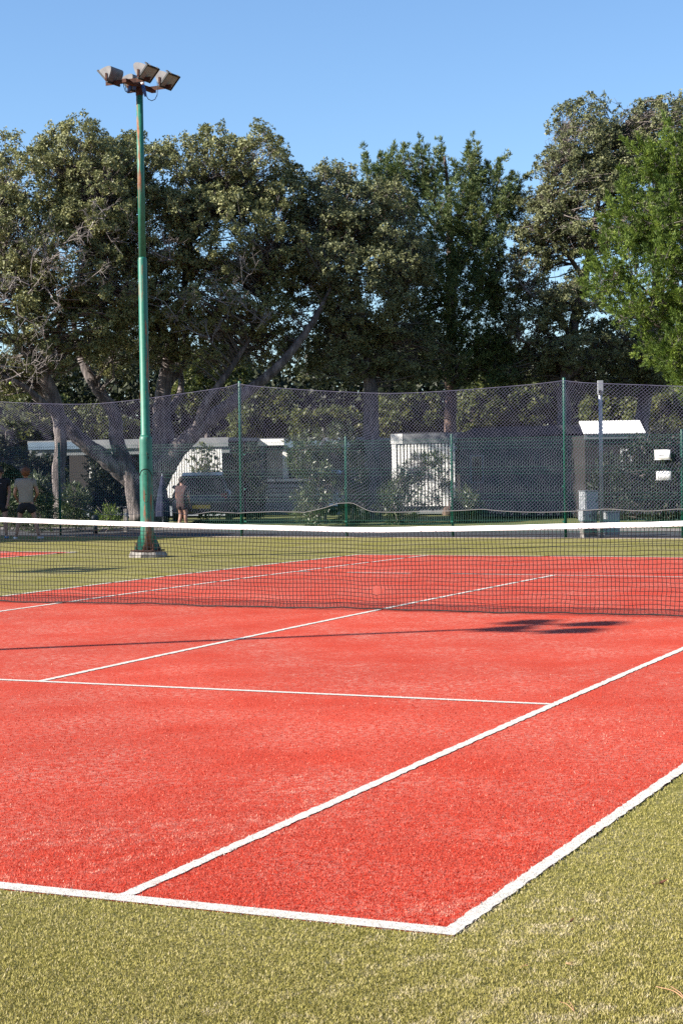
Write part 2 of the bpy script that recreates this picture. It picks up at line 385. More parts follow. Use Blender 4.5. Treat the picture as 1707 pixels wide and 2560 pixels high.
def light_pole(loc, label):
    root = empty('light_pole', loc, 0, label, 'light pole', 'floodlight poles around the courts')
    b = MB(); n = 9; ang = [2*math.pi*i/n for i in range(n)]
    rr = random.Random(4)
    prof = [(.36+rr.uniform(-.03, .03)) for _ in range(n)]
    vs = []
    for k, z, s in ((0, -.06, 1.), (1, .06, 1.02), (2, .115, .93)):
        for i, a in enumerate(ang): vs.append((prof[i]*s*math.cos(a)+(.02 if k else 0), prof[i]*s*math.sin(a), z+(rr.uniform(-.012, .012) if k else 0)))
    b.add(vs, [(i+k*n, (i+1) % n+k*n, (i+1) % n+(k+1)*n, i+(k+1)*n) for k in range(2) for i in range(n)]+[tuple(range(2*n, 3*n))])
    b.build('concrete_footing', M['concrete'], root)
    MB().box((0, 0, .135), (.46, .46, .025)).build('base_plate', M['rust'], root, .004)
    MB().lathe([(.121, .148), (.122, .5), (.120, 2.14), (.113, 2.19), (.093, 2.225)], 28).build('lower_shaft', M['pole_paint_low'], root)
    MB().lathe([(.094, 2.222), (.092, 2.235), (.084, 2.25), (.081, 5.40), (.074, 5.43), (.066, 5.45)], 24).build('middle_shaft', M['pole_paint'], root)
    MB().lathe([(.0645, 5.448), (.061, 8.44)], 22).build('upper_shaft', M['pole_paint'], root)
    for k in range(4):
        a = k*math.pi/2+.45; c, s = math.cos(a), math.sin(a); g = MB()
        t = .006; px, py = -s*t, c*t
        o = [(.10, .148), (.24, .148), (.235, .18), (.10, .52)]
        vs = [(r*c+px, r*s+py, z) for r, z in o]+[(r*c-px, r*s-py, z) for r, z in o]
        g.add(vs, [(0, 1, 2, 3), (7, 6, 5, 4), (0, 4, 5, 1), (1, 5, 6, 2), (2, 6, 7, 3), (3, 7, 4, 0)])
        g.build('gusset', M['rust'] if k == 3 else M['pole_paint_low'], root)
    for k in range(8):
        a = k*math.pi/4+.2; bb = MB(); x, y = .2*math.cos(a)*1.1, .2*math.sin(a)*1.1
        bb.tube([(x, y, .147), (x+rr.uniform(-.01, .01), y, .147+.10+rr.uniform(-.03, .03))], .011, 6); bb.lathe([(.022, .148), (.022, .168)], 6, (x, y, 0), False)
        bb.build('anchor_bolt', M['rust'], root)
    # door plate faces the camera side
    va = math.atan2(CAM[1]-loc[1], CAM[0]-loc[0])-.16
    d = MB(); seg = 7; vs = []
    out = [(-.26+.52*i/seg) for i in range(seg+1)]
    zz = [1.02, 1.05, 1.09, 1.5, 1.54, 1.57]
    w_ = [.55, .85, 1., 1., .85, .55]
    for zi, z in enumerate(zz):
        for o in out:
            a = va+o*1.35*w_[zi]; vs.append((.1255*math.cos(a), .1255*math.sin(a), z))
    S1 = seg+1
    d.add(vs, [(i*S1+j, i*S1+j+1, (i+1)*S1+j+1, (i+1)*S1+j) for i in range(len(zz)-1) for j in range(seg)], True)
    dp = d.build('inspection_door', M['pole_paint'], root)
    rim = MB(); loop = []
    for zi, z in enumerate(zz): loop.append((va+out[0]*1.35*w_[zi], z))
    for zi in reversed(range(len(zz))): loop.append((va+out[-1]*1.35*w_[zi], zz[zi]))
    rim.tube([(.1255*math.cos(a), .1255*math.sin(a), z) for a, z in loop+loop[:1]], .003, 4, False)
    rim.build('door_seam', M['rust'], dp)
    for z in (1.53, 1.16): MB().tube([(.122*math.cos(va), .122*math.sin(va), z), (.128*math.cos(va), .128*math.sin(va), z)], .009, 8).build('screw', M['hole'], dp)
    MB().tube([(.127*math.cos(va+o), .127*math.sin(va+o), 1.62-.10*abs(o)**2.2) for o in np.linspace(-1.1, 1.1, 14)]+[(.16*math.cos(va+1.25), .16*math.sin(va+1.25), 1.50)], .006, 5).build('wire_loop', M['black'], root)
    MB().box((.1195*math.cos(va+.5), .1195*math.sin(va+.5), 1.82), (.012, .018, .05), Matrix.Rotation(va+.5, 3, 'Z')).build('slot', M['hole'], root)
    MB().box((.1205*math.cos(va+.45), .1205*math.sin(va+.45), 1.885), (.008, .015, .03), Matrix.Rotation(va+.45, 3, 'Z')).build('slot', M['hole'], root)
    # head
    MB().lathe([(.064, 8.36), (.068, 8.37), (.068, 8.50), (.05, 8.52)], 16).build('head_collar', M['rust'], root)
    MB().bx(-.045, .045, -.52, .52, 8.50, 8.57).build('cross_beam', M['rust'], root, .004)
    for y in (-.37, .37):
        b = MB(); b.bx(-.46, .46, y-.03, y+.03, 8.572, 8.584); b.bx(-.46, .46, y-.03, y-.022, 8.51, 8.57); b.build('arm', M['rust'], root)
    for sx, y in ((1, -.37), (1, .37), (-1, -.37), (-1, .37)):
        fl = bpy.data.objects.new('floodlight', None); col.objects.link(fl); fl.parent = root
        fl.location = (sx*.36, y, 8.69); fl.rotation_euler = (0, 0, 0 if sx > 0 else math.pi)
        th = R(42); ca, sa = math.cos(th), math.sin(th)
        # local D profile: glass plane normal (ca, -sa) pointing out and down
        def q(u, v): return (u*ca+v*sa, -u*sa+v*ca)          # u along the normal, v up the glass
        o = [q(.06, -.135)]+[q(.06-.225*math.sin(math.pi*i/12)**.85 if 0 < i < 12 else .06, -.135+.27*i/12) for i in range(1, 12)]+[q(.06, .135)]
        MB().prism(o, -.21, .21).build('housing', M['alu'], fl, .006)
        b = MB(); MR = Matrix(((ca, 0, sa), (0, 1, 0), (-sa, 0, ca)))
        def bx(u0, u1, y0, y1, v0, v1, mb):
            c = Vector(((u0+u1)/2, (y0+y1)/2, (v0+v1)/2)); mb.box(MR @ c, (u1-u0, y1-y0, v1-v0), MR)
        for v in (-.142, .142): bx(.055, .085, -.215, .215, v-.014, v+.014, b)
        for yy in (-.203, .203): bx(.055, .085, yy-.012, yy+.012, -.128, .128, b)
        b.build('front_frame', M['black'], fl)
        b = MB(); bx(.066, .072, -.19, .19, -.127, .127, b); b.build('glass', M['lens'], fl)
        for yy in (-.13, .13):
            b = MB(); bx(.05, .095, yy-.014, yy+.014, .15, .165, b); b.build('clip', M['alu'], fl)
        b = MB()
        for i in range(5): bx(-.06, .04, -.10+.03*i*.5, -.094+.03*i*.5, .118-.0*i, .14, b)
        b.build('cooling_fin', M['black'], fl)
        b = MB()
        for yy in (-.222, .222): b.box((-.03, yy, -.07), (.035, .008, .14))
        b.bx(-.055, -.005, -.226, .226, -.116, -.104); b.build('bracket', M['rust'], fl)
    # cables and plugs: written in view-aligned offsets (sideways, height) round the head
    cs, sn = RG[0], RG[1]
    def V(l, z, dp=-.12): return (l*cs+dp*FG[0], l*sn+dp*FG[1], z)
    MB().tube([V(-.27, 8.60), V(-.265, 8.50), V(-.24, 8.42), V(-.19, 8.385), V(-.13, 8.39), V(-.08, 8.43), V(-.06, 8.5)], .007, 6).build('cable', M['black'], root)
    MB().tube([V(-.22, 8.56), V(-.235, 8.47), V(-.215, 8.41)], .006, 6).build('cable', M['black'], root)
    MB().tube([V(.335, 8.58), V(.34, 8.46), V(.33, 8.34), V(.29, 8.265), V(.23, 8.24), V(.17, 8.27), V(.135, 8.33), V(.12, 8.40)], .007, 6).build('cable', M['black'], root)
    for l0, z0, l1, z1 in ((-.12, 8.56, -.19, 8.40), (-.065, 8.58, -.075, 8.44), (.07, 8.54, .125, 8.32)):
        pl = MB().tube([V(l0, z0), V((l0+l1)/2, (z0+z1)/2), V(l1, z1)], [.03, .034, .022], 9).build('plug', M['blue_plastic'], root)
        MB().tube([V(l0, z0+.03), V(l0*.9+l1*.1, z0-.01)], .034, 9).build('plug_cap', M['white_plastic'], pl)
    return root
light_pole((-8.97, 10.31, 0), 'tall green weathered steel pole with four floodlights standing between the courts')
light_pole((-8.97, -10.55, 0), 'green floodlight pole out of frame left whose shadow lies across the red court')

tp = light_pole((-24.10, -7.15, 0), 'taller floodlight pole beyond the neighbouring court, out of frame, casting the thin shadow at left')
tp.scale = (1, 1, 1.42)

# ------------------------------------------------------------------ welded wire fence
M['fence_green'] = mat('green powder coat', (.004, .10, .065), (.006, .14, .09), 5, .38)
FY = 19.0; FH = 2.2; SP = 2.555; FX0 = -1.27
fence = empty('wire_fence', (FX0, FY, 0), 0, 'green welded wire panel fence along the far edge of the turf', 'fence')
def panel_mesh():
    b = MB(); L0, L1 = .04, SP-.04; nv = 45
    bends = (.30, .88, 1.46, 2.02); zz = [.1]
    for h in bends: zz += [h-.075, h, h+.075]
    zz += [FH-.01]
    def yb(z): return -.032 if any(abs(z-h) < .01 for h in bends) else 0.
    for i in range(nv+1):
        x = L0+(L1-L0)*i/nv; b.tube([(x, yb(z), z) for z in zz], .0034, 3, False)
    hs = [.14, FH-.04]
    for h in bends: hs += [h-.075, h, h+.075]
    for z in hs: b.tube([(L0, yb(z)-.006, z), (L1, yb(z)-.006, z)], .0034, 4, False)
    return b
pm = panel_mesh().build('wire_panel', M['fence_green'], fence)
def post_mesh(h, r):
    b = MB(); b.lathe([(r, -.05), (r, h), (r*.8, h+.012)], 14)
    return b
po = post_mesh(FH+.06, .03).build('post', M['fence_green'], fence)
pos = [(-i*SP) for i in range(-1, 9)]
for i, x in enumerate(pos):
    if min(abs(x+FX0+11.59), abs(x+FX0+3.79)) > .3:
        o = po if i == 0 else po.copy()
        if i: col.objects.link(o); o.parent = fence
        o.location = (x, 0, 0)
    q = pm if i == 0 else pm.copy()
    if i: col.objects.link(q); q.parent = fence
    q.location = (x-SP, -.035, 0)
    for z in (.35, 1.1, 1.9): MB().box((x, -.045, z), (.05, .03, .035)).build('clamp', M['fence_green'], fence)

# ------------------------------------------------------------------ ball-stop netting
M['net_string'] = mat('lavender grey net string', (.125, .118, .225), (.195, .185, .285), 3, .8)
M['rope'] = mat('white rope', (.36, .33, .33), rough=.85)
def ball_net():
    YN = FY-.12; T = [-19.35, -11.59, -3.79, 4.0]
    root = empty('ball_stop_netting', (-11.59, YN, 0), 0, 'pale diamond mesh netting hung from tall green posts in front of the wire fence', 'netting')
    ox = -11.59
    HT = {T[0]: 3.42, T[1]: 3.54, T[2]: 3.36, T[3]: 3.36}
    for x in T[1:3]: post_mesh(HT[x]+.05, .034).build('tall_post', M['fence_green'], root).location = (x-ox, .08, 0)
    def seg(x):
        for a, b in zip(T, T[1:]):
            if a <= x <= b: return a, b
        return (T[0], T[1]) if x < T[0] else (T[-2], T[-1])
    def top(x):
        a, b = seg(x); u = (x-a)/(b-a); s = .30 if a == T[0] else .25
        h0, h1 = HT[a], HT[b]
        return h0+(h1-h0)*u-s*(1-abs(2*u-1)**1.6)
    knots = [(-19.5, 2.2), (-17.9, 1.75), (-17.0, 1.2), (-16.2, .72), (-15.4, .53), (-14.4, .53), (-13.5, .62), (-12.9, .50), (-12.3, .60), (-11.59, .55), (-10.7, .60), (-9.9, .56), (-9.1, .78), (-8.75, .78), (-8.3, .58), (-7.2, .57), (-6.42, .60), (-5.6, .62), (-4.3, .55), (-3.0, .62), (-1.9, .585), (-.8, .64), (.4, .56), (1.5, .6)]
    kx, kz = zip(*knots)
    def bot(x): return float(np.interp(x, kx, kz))-.018*abs(math.sin(x*2.2))
    def P(x, v):
        z0, z1 = bot(x), top(x)
        xx, zz = x, z0+(z1-z0)*v
        for tp in T:
            d = x-tp; xx -= d*.42*math.exp(-(d/1.0)**2)*v**3; zz += .10*math.exp(-(d/.9)**2)*v*v*(1-v)*2
        xx += .05*nz(zz*1.6+x*.5, 2.)+.025*nz(x*2.3+zz, 5.)
        zz += (.06*nz(x*.9+v*2.5, 1.)+.03*nz(x*2.7, 3.)*(1-v))*4*v*(1-v)
        yy = .05*nz(x*.7+v*3, 7.)*4*v*(1-v)-.01
        return (xx-ox, yy, zz)
    cw = .078; rows = 34; xa, xb = -19.4, 1.2; nc = int((xb-xa)/cw)
    V = []; F = []; r = .0025
    cache = {}
    def node(i, j):
        if (i, j) not in cache: cache[(i, j)] = np.array(P(xa+cw*.5*i, j/(2*rows)))
        return cache[(i, j)]
    node.n = 0
    H = 2*rows
    # strings zigzag-free diagonals on a half-cell lattice: i moves with j
    for sgn in (1, -1):
        for s in range(-H, 2*nc+H, 2):
            st = []
            for j in range(0, H+1):
                i = s+sgn*j
                if 0 <= i <= 2*nc: st.append(node(i, j))
            if len(st) < 3: continue
            A = np.array(st)
            t = np.gradient(A, axis=0); t /= np.linalg.norm(t, axis=1)[:, None]
            a = np.cross(t, (0, 1., 0)); a /= np.linalg.norm(a, axis=1)[:, None]; yv = np.array((0, 1., 0))
            base = node.n
            ring = np.stack([A+a*r, A-a*r*.5+yv*r*.87, A-a*r*.5-yv*r*.87], 1).reshape(-1, 3)
            V.append(ring); k = len(A); idx = np.arange(k-1)[:, None]*3
            for e in range(3):
                f = (e+1) % 3
                F.append(np.concatenate([idx+e, idx+f, idx+3+f, idx+3+e], 1)+base)
            node.n += 3*k
    return root, V, F, top, bot, P, T, ox, xa, xb
def _bn():
    root, V, F, top, bot, P, T, ox, xa, xb = ball_net()
    tag(np_mesh('netting', np.concatenate(V), np.concatenate(F), M['net_string'], root), kind='stuff')
    xs = np.arange(xa, xb+.01, .12)
    MB().tube([P(x, 1.) for x in xs], .006, 4).build('top_rope', M['net_string'], root)
    MB().tube([(P(x, 0.)[0], P(x, 0.)[1]-.01, P(x, 0.)[2]) for x in xs if x > -16], .0055, 5).build('bottom_rope', M['rope'], root)
    # loose fringe under the bottom rope
    b = MB()
    for x in np.arange(-5.5, xb, .085):
        p = P(x, 0.); q_ = P(x+.085, 0.); h = .055+.05*random.random()
        if int(x/1.7) % 2 or random.random() < .5: b.tube([p, ((p[0]+q_[0])/2, p[1], p[2]-h), q_], .0045, 3, False)
    tag(b.build('loose_fringe', M['net_string'], root), kind='stuff')
_bn()

# ------------------------------------------------------------------ trees and shrubs
def catmull(P, n=6):
    P = [np.array(p, float) for p in P]; out = []
    Q = [2*P[0]-P[1]]+P+[2*P[-1]-P[-2]]
    for i in range(1, len(Q)-2):
        for k in range(n):
            t = k/n; a, b, c, d = Q[i-1:i+3]
            out.append(.5*((2*b)+(c-a)*t+(2*a-5*b+4*c-d)*t*t+(3*b-a-3*c+d)*t**3))
    out.append(P[-1]); return out
def norm(a): return a/np.maximum(np.linalg.norm(a, axis=-1, keepdims=True), 1e-9)
def leaf_quads(rng, P, D, n, L, Wd, fan, up=0., flat=False):
    """n leaves at every point of P, fanning round direction D"""
    k = len(P); P = np.repeat(P, n, 0); D = np.repeat(D, n, 0)
    ln = L*rng.uniform(.65, 1.25, (len(P), 1))
    if flat:                                       # blades turn their faces outward, like a rosette
        nn = norm(D*1.1+fan*rng.normal(size=P.shape)+np.array([0, 0, up])); q = rng.normal(size=P.shape)
        d = norm(q-(q*nn).sum(1, keepdims=True)*nn+.3*nn); b = P+d*ln*.15
        s = norm(np.cross(nn, d))*ln*(Wd/L)*.5
    else:
        d = norm(D+fan*rng.normal(size=P.shape)+np.array([0, 0, up])); b = P+d*ln*rng.uniform(0., .5, (len(P), 1))
        s = norm(np.cross(d, rng.normal(size=P.shape)))*ln*(Wd/L)*.5
    k = rng.uniform(.1, .4, (len(P), 1))
    return np.stack([b+s*1.15+d*ln*k, b-s*1.15+d*ln*(.5-k), b+d*ln], 1).reshape(-1, 3)
def tubes_np(A, B, Mid, ra, rb):
    """thin three-sided two-segment twigs"""
    V = []; k = len(A)
    t = norm(B-A); u = norm(np.cross(t, np.array([.3, .5, .8]))); v = np.cross(t, u)
    rings = []
    for Pp, r in ((A, ra), (Mid, (ra+rb)/2), (B, rb)):
        r = np.asarray(r).reshape(-1, 1)
        rings.append(np.stack([Pp+u*r, Pp-u*r*.5+v*r*.87, Pp-u*r*.5-v*r*.87], 1))
    V = np.stack(rings, 1).reshape(-1, 3)         # k * 9
    base = np.arange(k)[:, None]*9; F = []
    for s in (0, 3):
        for e in range(3):
            f = (e+1) % 3; F.append(np.concatenate([base+s+e, base+s+f, base+s+3+f, base+s+3+e], 1))
    return V, np.concatenate(F)
def tree(name, label, cat, base, limbs, lobes, leaf, bark, seed, n_clump, nros=12, nleaf=9, spread=.42, L=.075, Wd=.04, fan=.75, up=.1, shell=.42, front=.55, twig_n=5, twig_len=.6, group=None, outw=.8, squash=.8, bare=0, barkrough=.06, flat=False, plume=0.):
    """limbs: list of (points, radii) in world metres; lobes: list of (centre, (across, along view, height) radii)"""
    rng = np.random.default_rng(seed)
    root = empty(name, base, 0, label, cat, group)
    org = np.array(base, float); sk = []; first = True
    for pts, rad in limbs:
        q = catmull(pts, 7); r = np.interp(np.linspace(0, 1, len(q)), np.linspace(0, 1, len(rad)), rad)
        q = [p+rng.normal(0, barkrough, 3)*min(rr, .4)*(.3 if i in (0,) else 1) for i, (p, rr) in enumerate(zip(q, r))]
        MB().tube([p-org for p in q], list(r), 10 if r[0] > .08 else 6).build('trunk' if first else 'limb', bark, root)
        sk += list(zip(q, r)) if not first else list(zip(q, r))[len(q)//2:]
        first = False
    S = np.array([p for p, _ in sk]); SR = np.array([r for _, r in sk])
    # clump centres on a rough shell of the lobes
    C, O, RR = [], [], []
    wts = np.array([(l[1][0]*l[1][2]+l[1][1]*l[1][2]+l[1][0]*l[1][1]) for l in lobes]); wts = wts/wts.sum()
    LC = np.array([l[0] for l in lobes], float); LR = np.array([l[1] for l in lobes], float)
    tries = 0
    ph = rng.uniform(0, 6.28, (len(lobes), 6))
    while len(C) < n_clump and tries < n_clump*40:
        tries += 1
        i = rng.choice(len(lobes), p=wts); u = norm(rng.normal(size=3))
        if u[1] > .15 and rng.random() < front: u[1] *= -1
        r = 1-shell*rng.random()**1.3
        r *= 1+.10*math.sin(5*u[0]+ph[i, 0])+.10*math.sin(6*u[2]+ph[i, 1])+.07*math.sin(11*u[0]+7*u[2]+ph[i, 2])
        loc = u*LR[i]*r
        p = LC[i]+loc[0]*RG+loc[1]*FG+np.array([0, 0, loc[2]])
        dd = p-LC; ll = np.stack([dd@RG, dd@FG, dd[:, 2]], 1)/LR
        if np.any(np.delete((ll**2).sum(1), i) < .42): continue
        o = u/LR[i]; o = o[0]*RG+o[1]*FG+np.array([0, 0, o[2]])
        C.append(p); O.append(norm(o)); RR.append(r)
    C = np.array(C); O = np.array(O); k = len(C)
    # twigs from the skeleton to each clump
    d2 = ((C[:, None]-S[None])**2).sum(2)+np.clip(S[None, :, 2]-C[:, None, 2], 0, None)**2*3
    j = d2.argmin(1); A = S[j]; dist = np.linalg.norm(C-A, axis=1)[:, None]
    ra = np.minimum(SR[j]*.6, .012+.011*dist[:, 0])
    mid = (A+C)/2+np.array([0, 0, 1.])*dist*.06+rng.normal(size=C.shape)*dist*.07
    V1, F1 = tubes_np(A, C, mid, ra, ra*.45)
    # rosettes
    cr = rng.uniform(.55, 1.3, (k, 1)).repeat(nros, 0)*spread
    uu = norm(rng.normal(size=(k*nros, 3))+np.repeat(O, nros, 0)*outw)
    P = np.repeat(C, nros, 0)+uu*np.array([1, 1, squash])*cr*rng.uniform(.35, 1., (k*nros, 1))
    D = norm(np.repeat(O, nros, 0)*outw*.6+uu+rng.normal(size=P.shape)*.25+np.array([0, 0, up*2]))
    if plume:                                      # foliage gathered in upswept plumes
        ax = norm(O*.7+np.array([0, 0, 1.])+rng.normal(size=O.shape)*.35); tt = rng.uniform(0, 1, (k*nros, 1))
        P = np.repeat(C, nros, 0)+np.repeat(ax, nros, 0)*(tt-.3)*plume*cr/spread+rng.normal(size=(k*nros, 3))*.42*spread*(1.15-tt)
        D = norm(np.repeat(ax, nros, 0)*.8+norm(P-np.repeat(C+ax*plume*.1, nros, 0))*.7)
    pk = np.arange(0, len(P), 6); Cr = np.repeat(C, nros, 0)[pk]
    V2, F2 = tubes_np(Cr-D[pk]*.1, (Cr+P[pk])/2, (Cr*3+P[pk])/4, np.full(len(pk), .006), np.full(len(pk), .003))
    TV, TF = [V1, V2], [F1, F2+len(V1)]
    if twig_n:
        a = np.repeat(mid, twig_n, 0); b = a+norm(rng.normal(size=a.shape)+np.array([0, 0, .35]))*twig_len*rng.uniform(.4, 1.2, (len(a), 1))
        V3, F3 = tubes_np(a, b, (a+b)/2+rng.normal(size=a.shape)*.05, np.full(len(a), .009), np.full(len(a), .004))
        TV.append(V3); TF.append(F3+len(V1)+len(V2))
    tag(np_mesh('twigs', np.concatenate(TV)-org, np.concatenate(TF), M['twig'], root), kind='stuff')
    if bare:                                       # some clumps carry only dead twigs
        keep = np.repeat((rng.random(k) > bare*2.2) | (np.array(RR) > .8), nros); P, D = P[keep], D[keep]
        kc = np.repeat(np.arange(k), nros)[keep]
    else: kc = np.repeat(np.arange(k), nros)
    LV = leaf_quads(rng, P, D, nleaf, L, Wd, fan, up, flat)
    ct = rng.normal(0, .10, k)[kc]; rt = rng.normal(0, .13, len(P)); lt = rng.normal(0, .16, len(P)*nleaf)
    t = np.clip(.5+np.repeat(ct+rt, nleaf)+lt, 0, 1)
    tag(np_mesh('crown', LV-org, np.arange(len(LV)).reshape(-1, 3), leaf, root, np.repeat(t, 3)), kind='stuff')
    return root
def lobes_px(d, items):
    """(x, y, across, up, depth offset, depth radius in m) on the survey sheet -> world lobes"""
    out = []
    for x, y, rx, ry, dd, rd in items:
        dz = d+dd; out.append((PT(x, y, dz), (rx*PX(dz), rd, ry*PX(dz))))
    return out
def limb_px(d, pts, widths):
    """points (x, y, depth offset), widths across on the sheet"""
    return ([PT(x, y, d+dd) for x, y, dd in pts], [.5*wd*PX(d) for wd in widths])

# big oak on the left: leaning trunk behind the players
d = 51.
oak1 = tree('oak_tree', 'large grey green oak with a leaning sunlit trunk at the left edge', 'tree', LOC(140, d),
     [limb_px(d, [(142, 1205, 0), (136, 1100, 0), (140, 1000, 0), (128, 930, 0), (95, 850, -.5), (40, 790, -1)], [34, 30, 28, 34, 26, 14]),
      limb_px(d, [(128, 940, 0), (104, 880, .5), (112, 800, .8), (85, 700, 0), (60, 600, -.5)], [26, 22, 18, 13, 7]),
      limb_px(d, [(112, 810, .8), (160, 700, .3), (200, 600, 0), (215, 480, 0)], [18, 14, 10, 5]),
      limb_px(d, [(95, 850, -.5), (50, 740, -1), (20, 640, -1.4), (-20, 540, -1)], [14, 11, 8, 4]),
      limb_px(d, [(136, 960, 0), (60, 890, -.8), (0, 860, -1.2)], [20, 12, 6])],
     lobes_px(d, [(-10, 450, 110, 120, .5, 2.4), (85, 430, 110, 112, 0, 2.4), (195, 375, 105, 102, .5, 2.4), (240, 470, 120, 130, -.5, 2.5), (60, 560, 150, 140, -1.2, 2.3), (180, 600, 130, 120, -1, 2.2), (20, 700, 140, 120, -1.2, 2.0), (130, 760, 120, 110, -.6, 1.8), (250, 700, 100, 110, -.8, 1.8), (-30, 800, 90, 80, -.5, 1.5), (10, 870, 70, 50, .8, 1.2), (60, 850, 60, 45, 1.2, 1.2)]),
     M['oak'], M['bark'], 11, 1300, 15, 9, .29, L=.085, Wd=.05, flat=True, fan=.55, bare=.12, twig_n=4, shell=.55)
def dead_twigs(root, spots, seed):
    rng = np.random.default_rng(seed); A, B, Mi, ra, rb = [], [], [], [], []
    org = np.array(root.location)
    for x, y, d, sz in spots:
        c = PT(x, y, d)
        for k in range(5):
            dr = norm(rng.normal(size=3)*np.array([1, .6, .8])+np.array([0, -.3, .35])); ln = sz*rng.uniform(.6, 1.2); e = c+dr*ln
            A.append(c+rng.normal(size=3)*.12); B.append(e); Mi.append((c+e)/2+rng.normal(size=3)*.07*sz); ra.append(.016); rb.append(.006)
            for q in range(5):
                p0 = c+(e-c)*rng.uniform(.35, 1.); d2 = norm(dr+rng.normal(size=3)*.8); l2 = ln*rng.uniform(.25, .6); e2 = p0+d2*l2
                A.append(p0); B.append(e2); Mi.append((p0+e2)/2+rng.normal(size=3)*.05*sz); ra.append(.008); rb.append(.004)
                for _ in range(3):
                    p1 = p0+(e2-p0)*rng.uniform(.4, 1.); e3 = p1+norm(d2+rng.normal(size=3)*.9)*l2*.5
                    A.append(p1); B.append(e3); Mi.append((p1+e3)/2); ra.append(.005); rb.append(.003)
    V, F = tubes_np(np.array(A), np.array(B), np.array(Mi), np.array(ra), np.array(rb))
    tag(np_mesh('dead_twigs', V-org, F, M['dead'], root), 'bare pale grey twigs', kind='stuff')
M['dead'] = mat('bare grey twig', (.26, .22, .21), (.40, .35, .33), 3, .85)
dead_twigs(oak1, [(60, 650, 47.6, 1.), (20, 690, 47.6, .9), (110, 610, 47.8, .9), (150, 560, 48, .8), (200, 640, 48, .8), (130, 690, 47.8, .9), (50, 860, 48.4, .9), (100, 830, 48.3, .7), (230, 500, 48, .7)], 5)
# many-stemmed oak behind the lamp post
d = 53.
oak2 = tree('oak_tree', 'wide many-stemmed grey green oak behind the lamp post', 'tree', LOC(340, d),
     [limb_px(d, [(345, 1200, 0), (350, 1120, 0), (372, 1050, 0), (372, 960, 0), (378, 880, 0), (395, 790, 0), (420, 680, 0), (440, 560, 0)], [86, 66, 58, 42, 34, 26, 16, 8]),
      limb_px(d, [(322, 1195, -.4), (302, 1100, -.5), (270, 1020, -.5), (262, 950, -.5), (215, 880, -.3), (180, 800, 0), (165, 700, 0)], [48, 38, 34, 30, 25, 16, 8]),
      limb_px(d, [(305, 1110, -.3), (250, 1060, -.6), (185, 1010, -.9), (140, 960, -1), (100, 900, -1.2), (50, 860, -1.4)], [38, 38, 33, 28, 18, 8]),
      limb_px(d, [(350, 1120, 0), (395, 1050, -.4), (440, 1000, -.6), (500, 950, -.8), (560, 905, -1), (640, 840, -1.2), (715, 745, -1.2), (760, 660, -1)], [58, 46, 38, 33, 27, 21, 15, 8]),
      limb_px(d, [(410, 1035, -.4), (450, 985, -.8), (470, 930, -1), (520, 860, -1), (570, 780, -.8), (620, 650, -.5)], [24, 21, 18, 15, 11, 6]),
      limb_px(d, [(380, 890, 0), (430, 820, .5), (425, 730, .5), (470, 620, .5), (500, 500, .4)], [22, 17, 13, 9, 4]),
      limb_px(d, [(378, 960, 0), (415, 900, .6), (405, 820, 1), (360, 720, 1), (330, 600, .8)], [20, 16, 13, 9, 4]),
      limb_px(d, [(395, 790, 0), (320, 700, -.6), (280, 620, -.8), (250, 520, -.6)], [16, 12, 8, 4]),
      limb_px(d, [(215, 880, -.3), (270, 800, .2), (300, 700, .3)], [16, 11, 6])],
     lobes_px(d, [(300, 400, 110, 95, .5, 2.4), (400, 420, 110, 95, 0, 2.4), (500, 390, 95, 95, .3, 2.4), (590, 390, 105, 90, .2, 2.4), (655, 460, 65, 90, .4, 2.), (350, 530, 130, 120, -1, 2.4), (490, 540, 140, 120, -1.2, 2.4), (610, 560, 110, 120, -.6, 2.2), (300, 660, 110, 100, -1.3, 2.), (440, 680, 130, 100, -1.3, 2.), (570, 690, 110, 100, -.6, 2.), (300, 790, 110, 70, -.8, 1.6), (470, 800, 90, 60, -.4, 1.4), (620, 790, 90, 60, .5, 1.4)]),
     M['oak'], M['bark'], 12, 1650, 15, 9, .29, L=.085, Wd=.05, flat=True, fan=.55, bare=.12, twig_n=4, shell=.55)
dead_twigs(oak2, [(270, 640, 49.6, .9), (300, 560, 49.6, .8), (420, 720, 49.8, 1.), (520, 690, 49.8, 1.), (560, 640, 50, .9), (480, 780, 50, .8), (590, 740, 50.4, .8), (390, 600, 49.6, .8)], 6)
# oak in the middle
d = 54.
tree('oak_tree', 'rounded dark grey green oak in the middle beside the conifer', 'tree', LOC(855, d),
     [limb_px(d, [(856, 1200, 0), (855, 1080, 0), (852, 960, 0), (848, 860, 0), (830, 740, 0), (815, 620, 0)], [44, 38, 36, 32, 22, 10]),
      limb_px(d, [(850, 880, 0), (790, 790, -.8), (760, 700, -1), (750, 600, -1)], [20, 16, 11, 5]),
      limb_px(d, [(848, 850, 0), (900, 760, -.6), (915, 650, -.8)], [18, 13, 6])],
     lobes_px(d, [(770, 480, 90, 95, 0, 2.2), (860, 500, 95, 90, -.2, 2.2), (730, 560, 90, 110, -.6, 2.), (800, 600, 120, 110, -1.2, 2.2), (905, 600, 85, 110, -.8, 2.2), (840, 700, 130, 90, -.8, 2.2), (740, 690, 90, 80, -.2, 1.8), (800, 800, 140, 80, .6, 2.2), (930, 820, 120, 80, 1., 2.), (760, 420, 45, 40, 1.2, 1.2)]),
     M['oak_dark'], M['bark'], 13, 1000, 15, 9, .29, L=.085, Wd=.05, flat=True, fan=.55, bare=.06, twig_n=3, shell=.55)
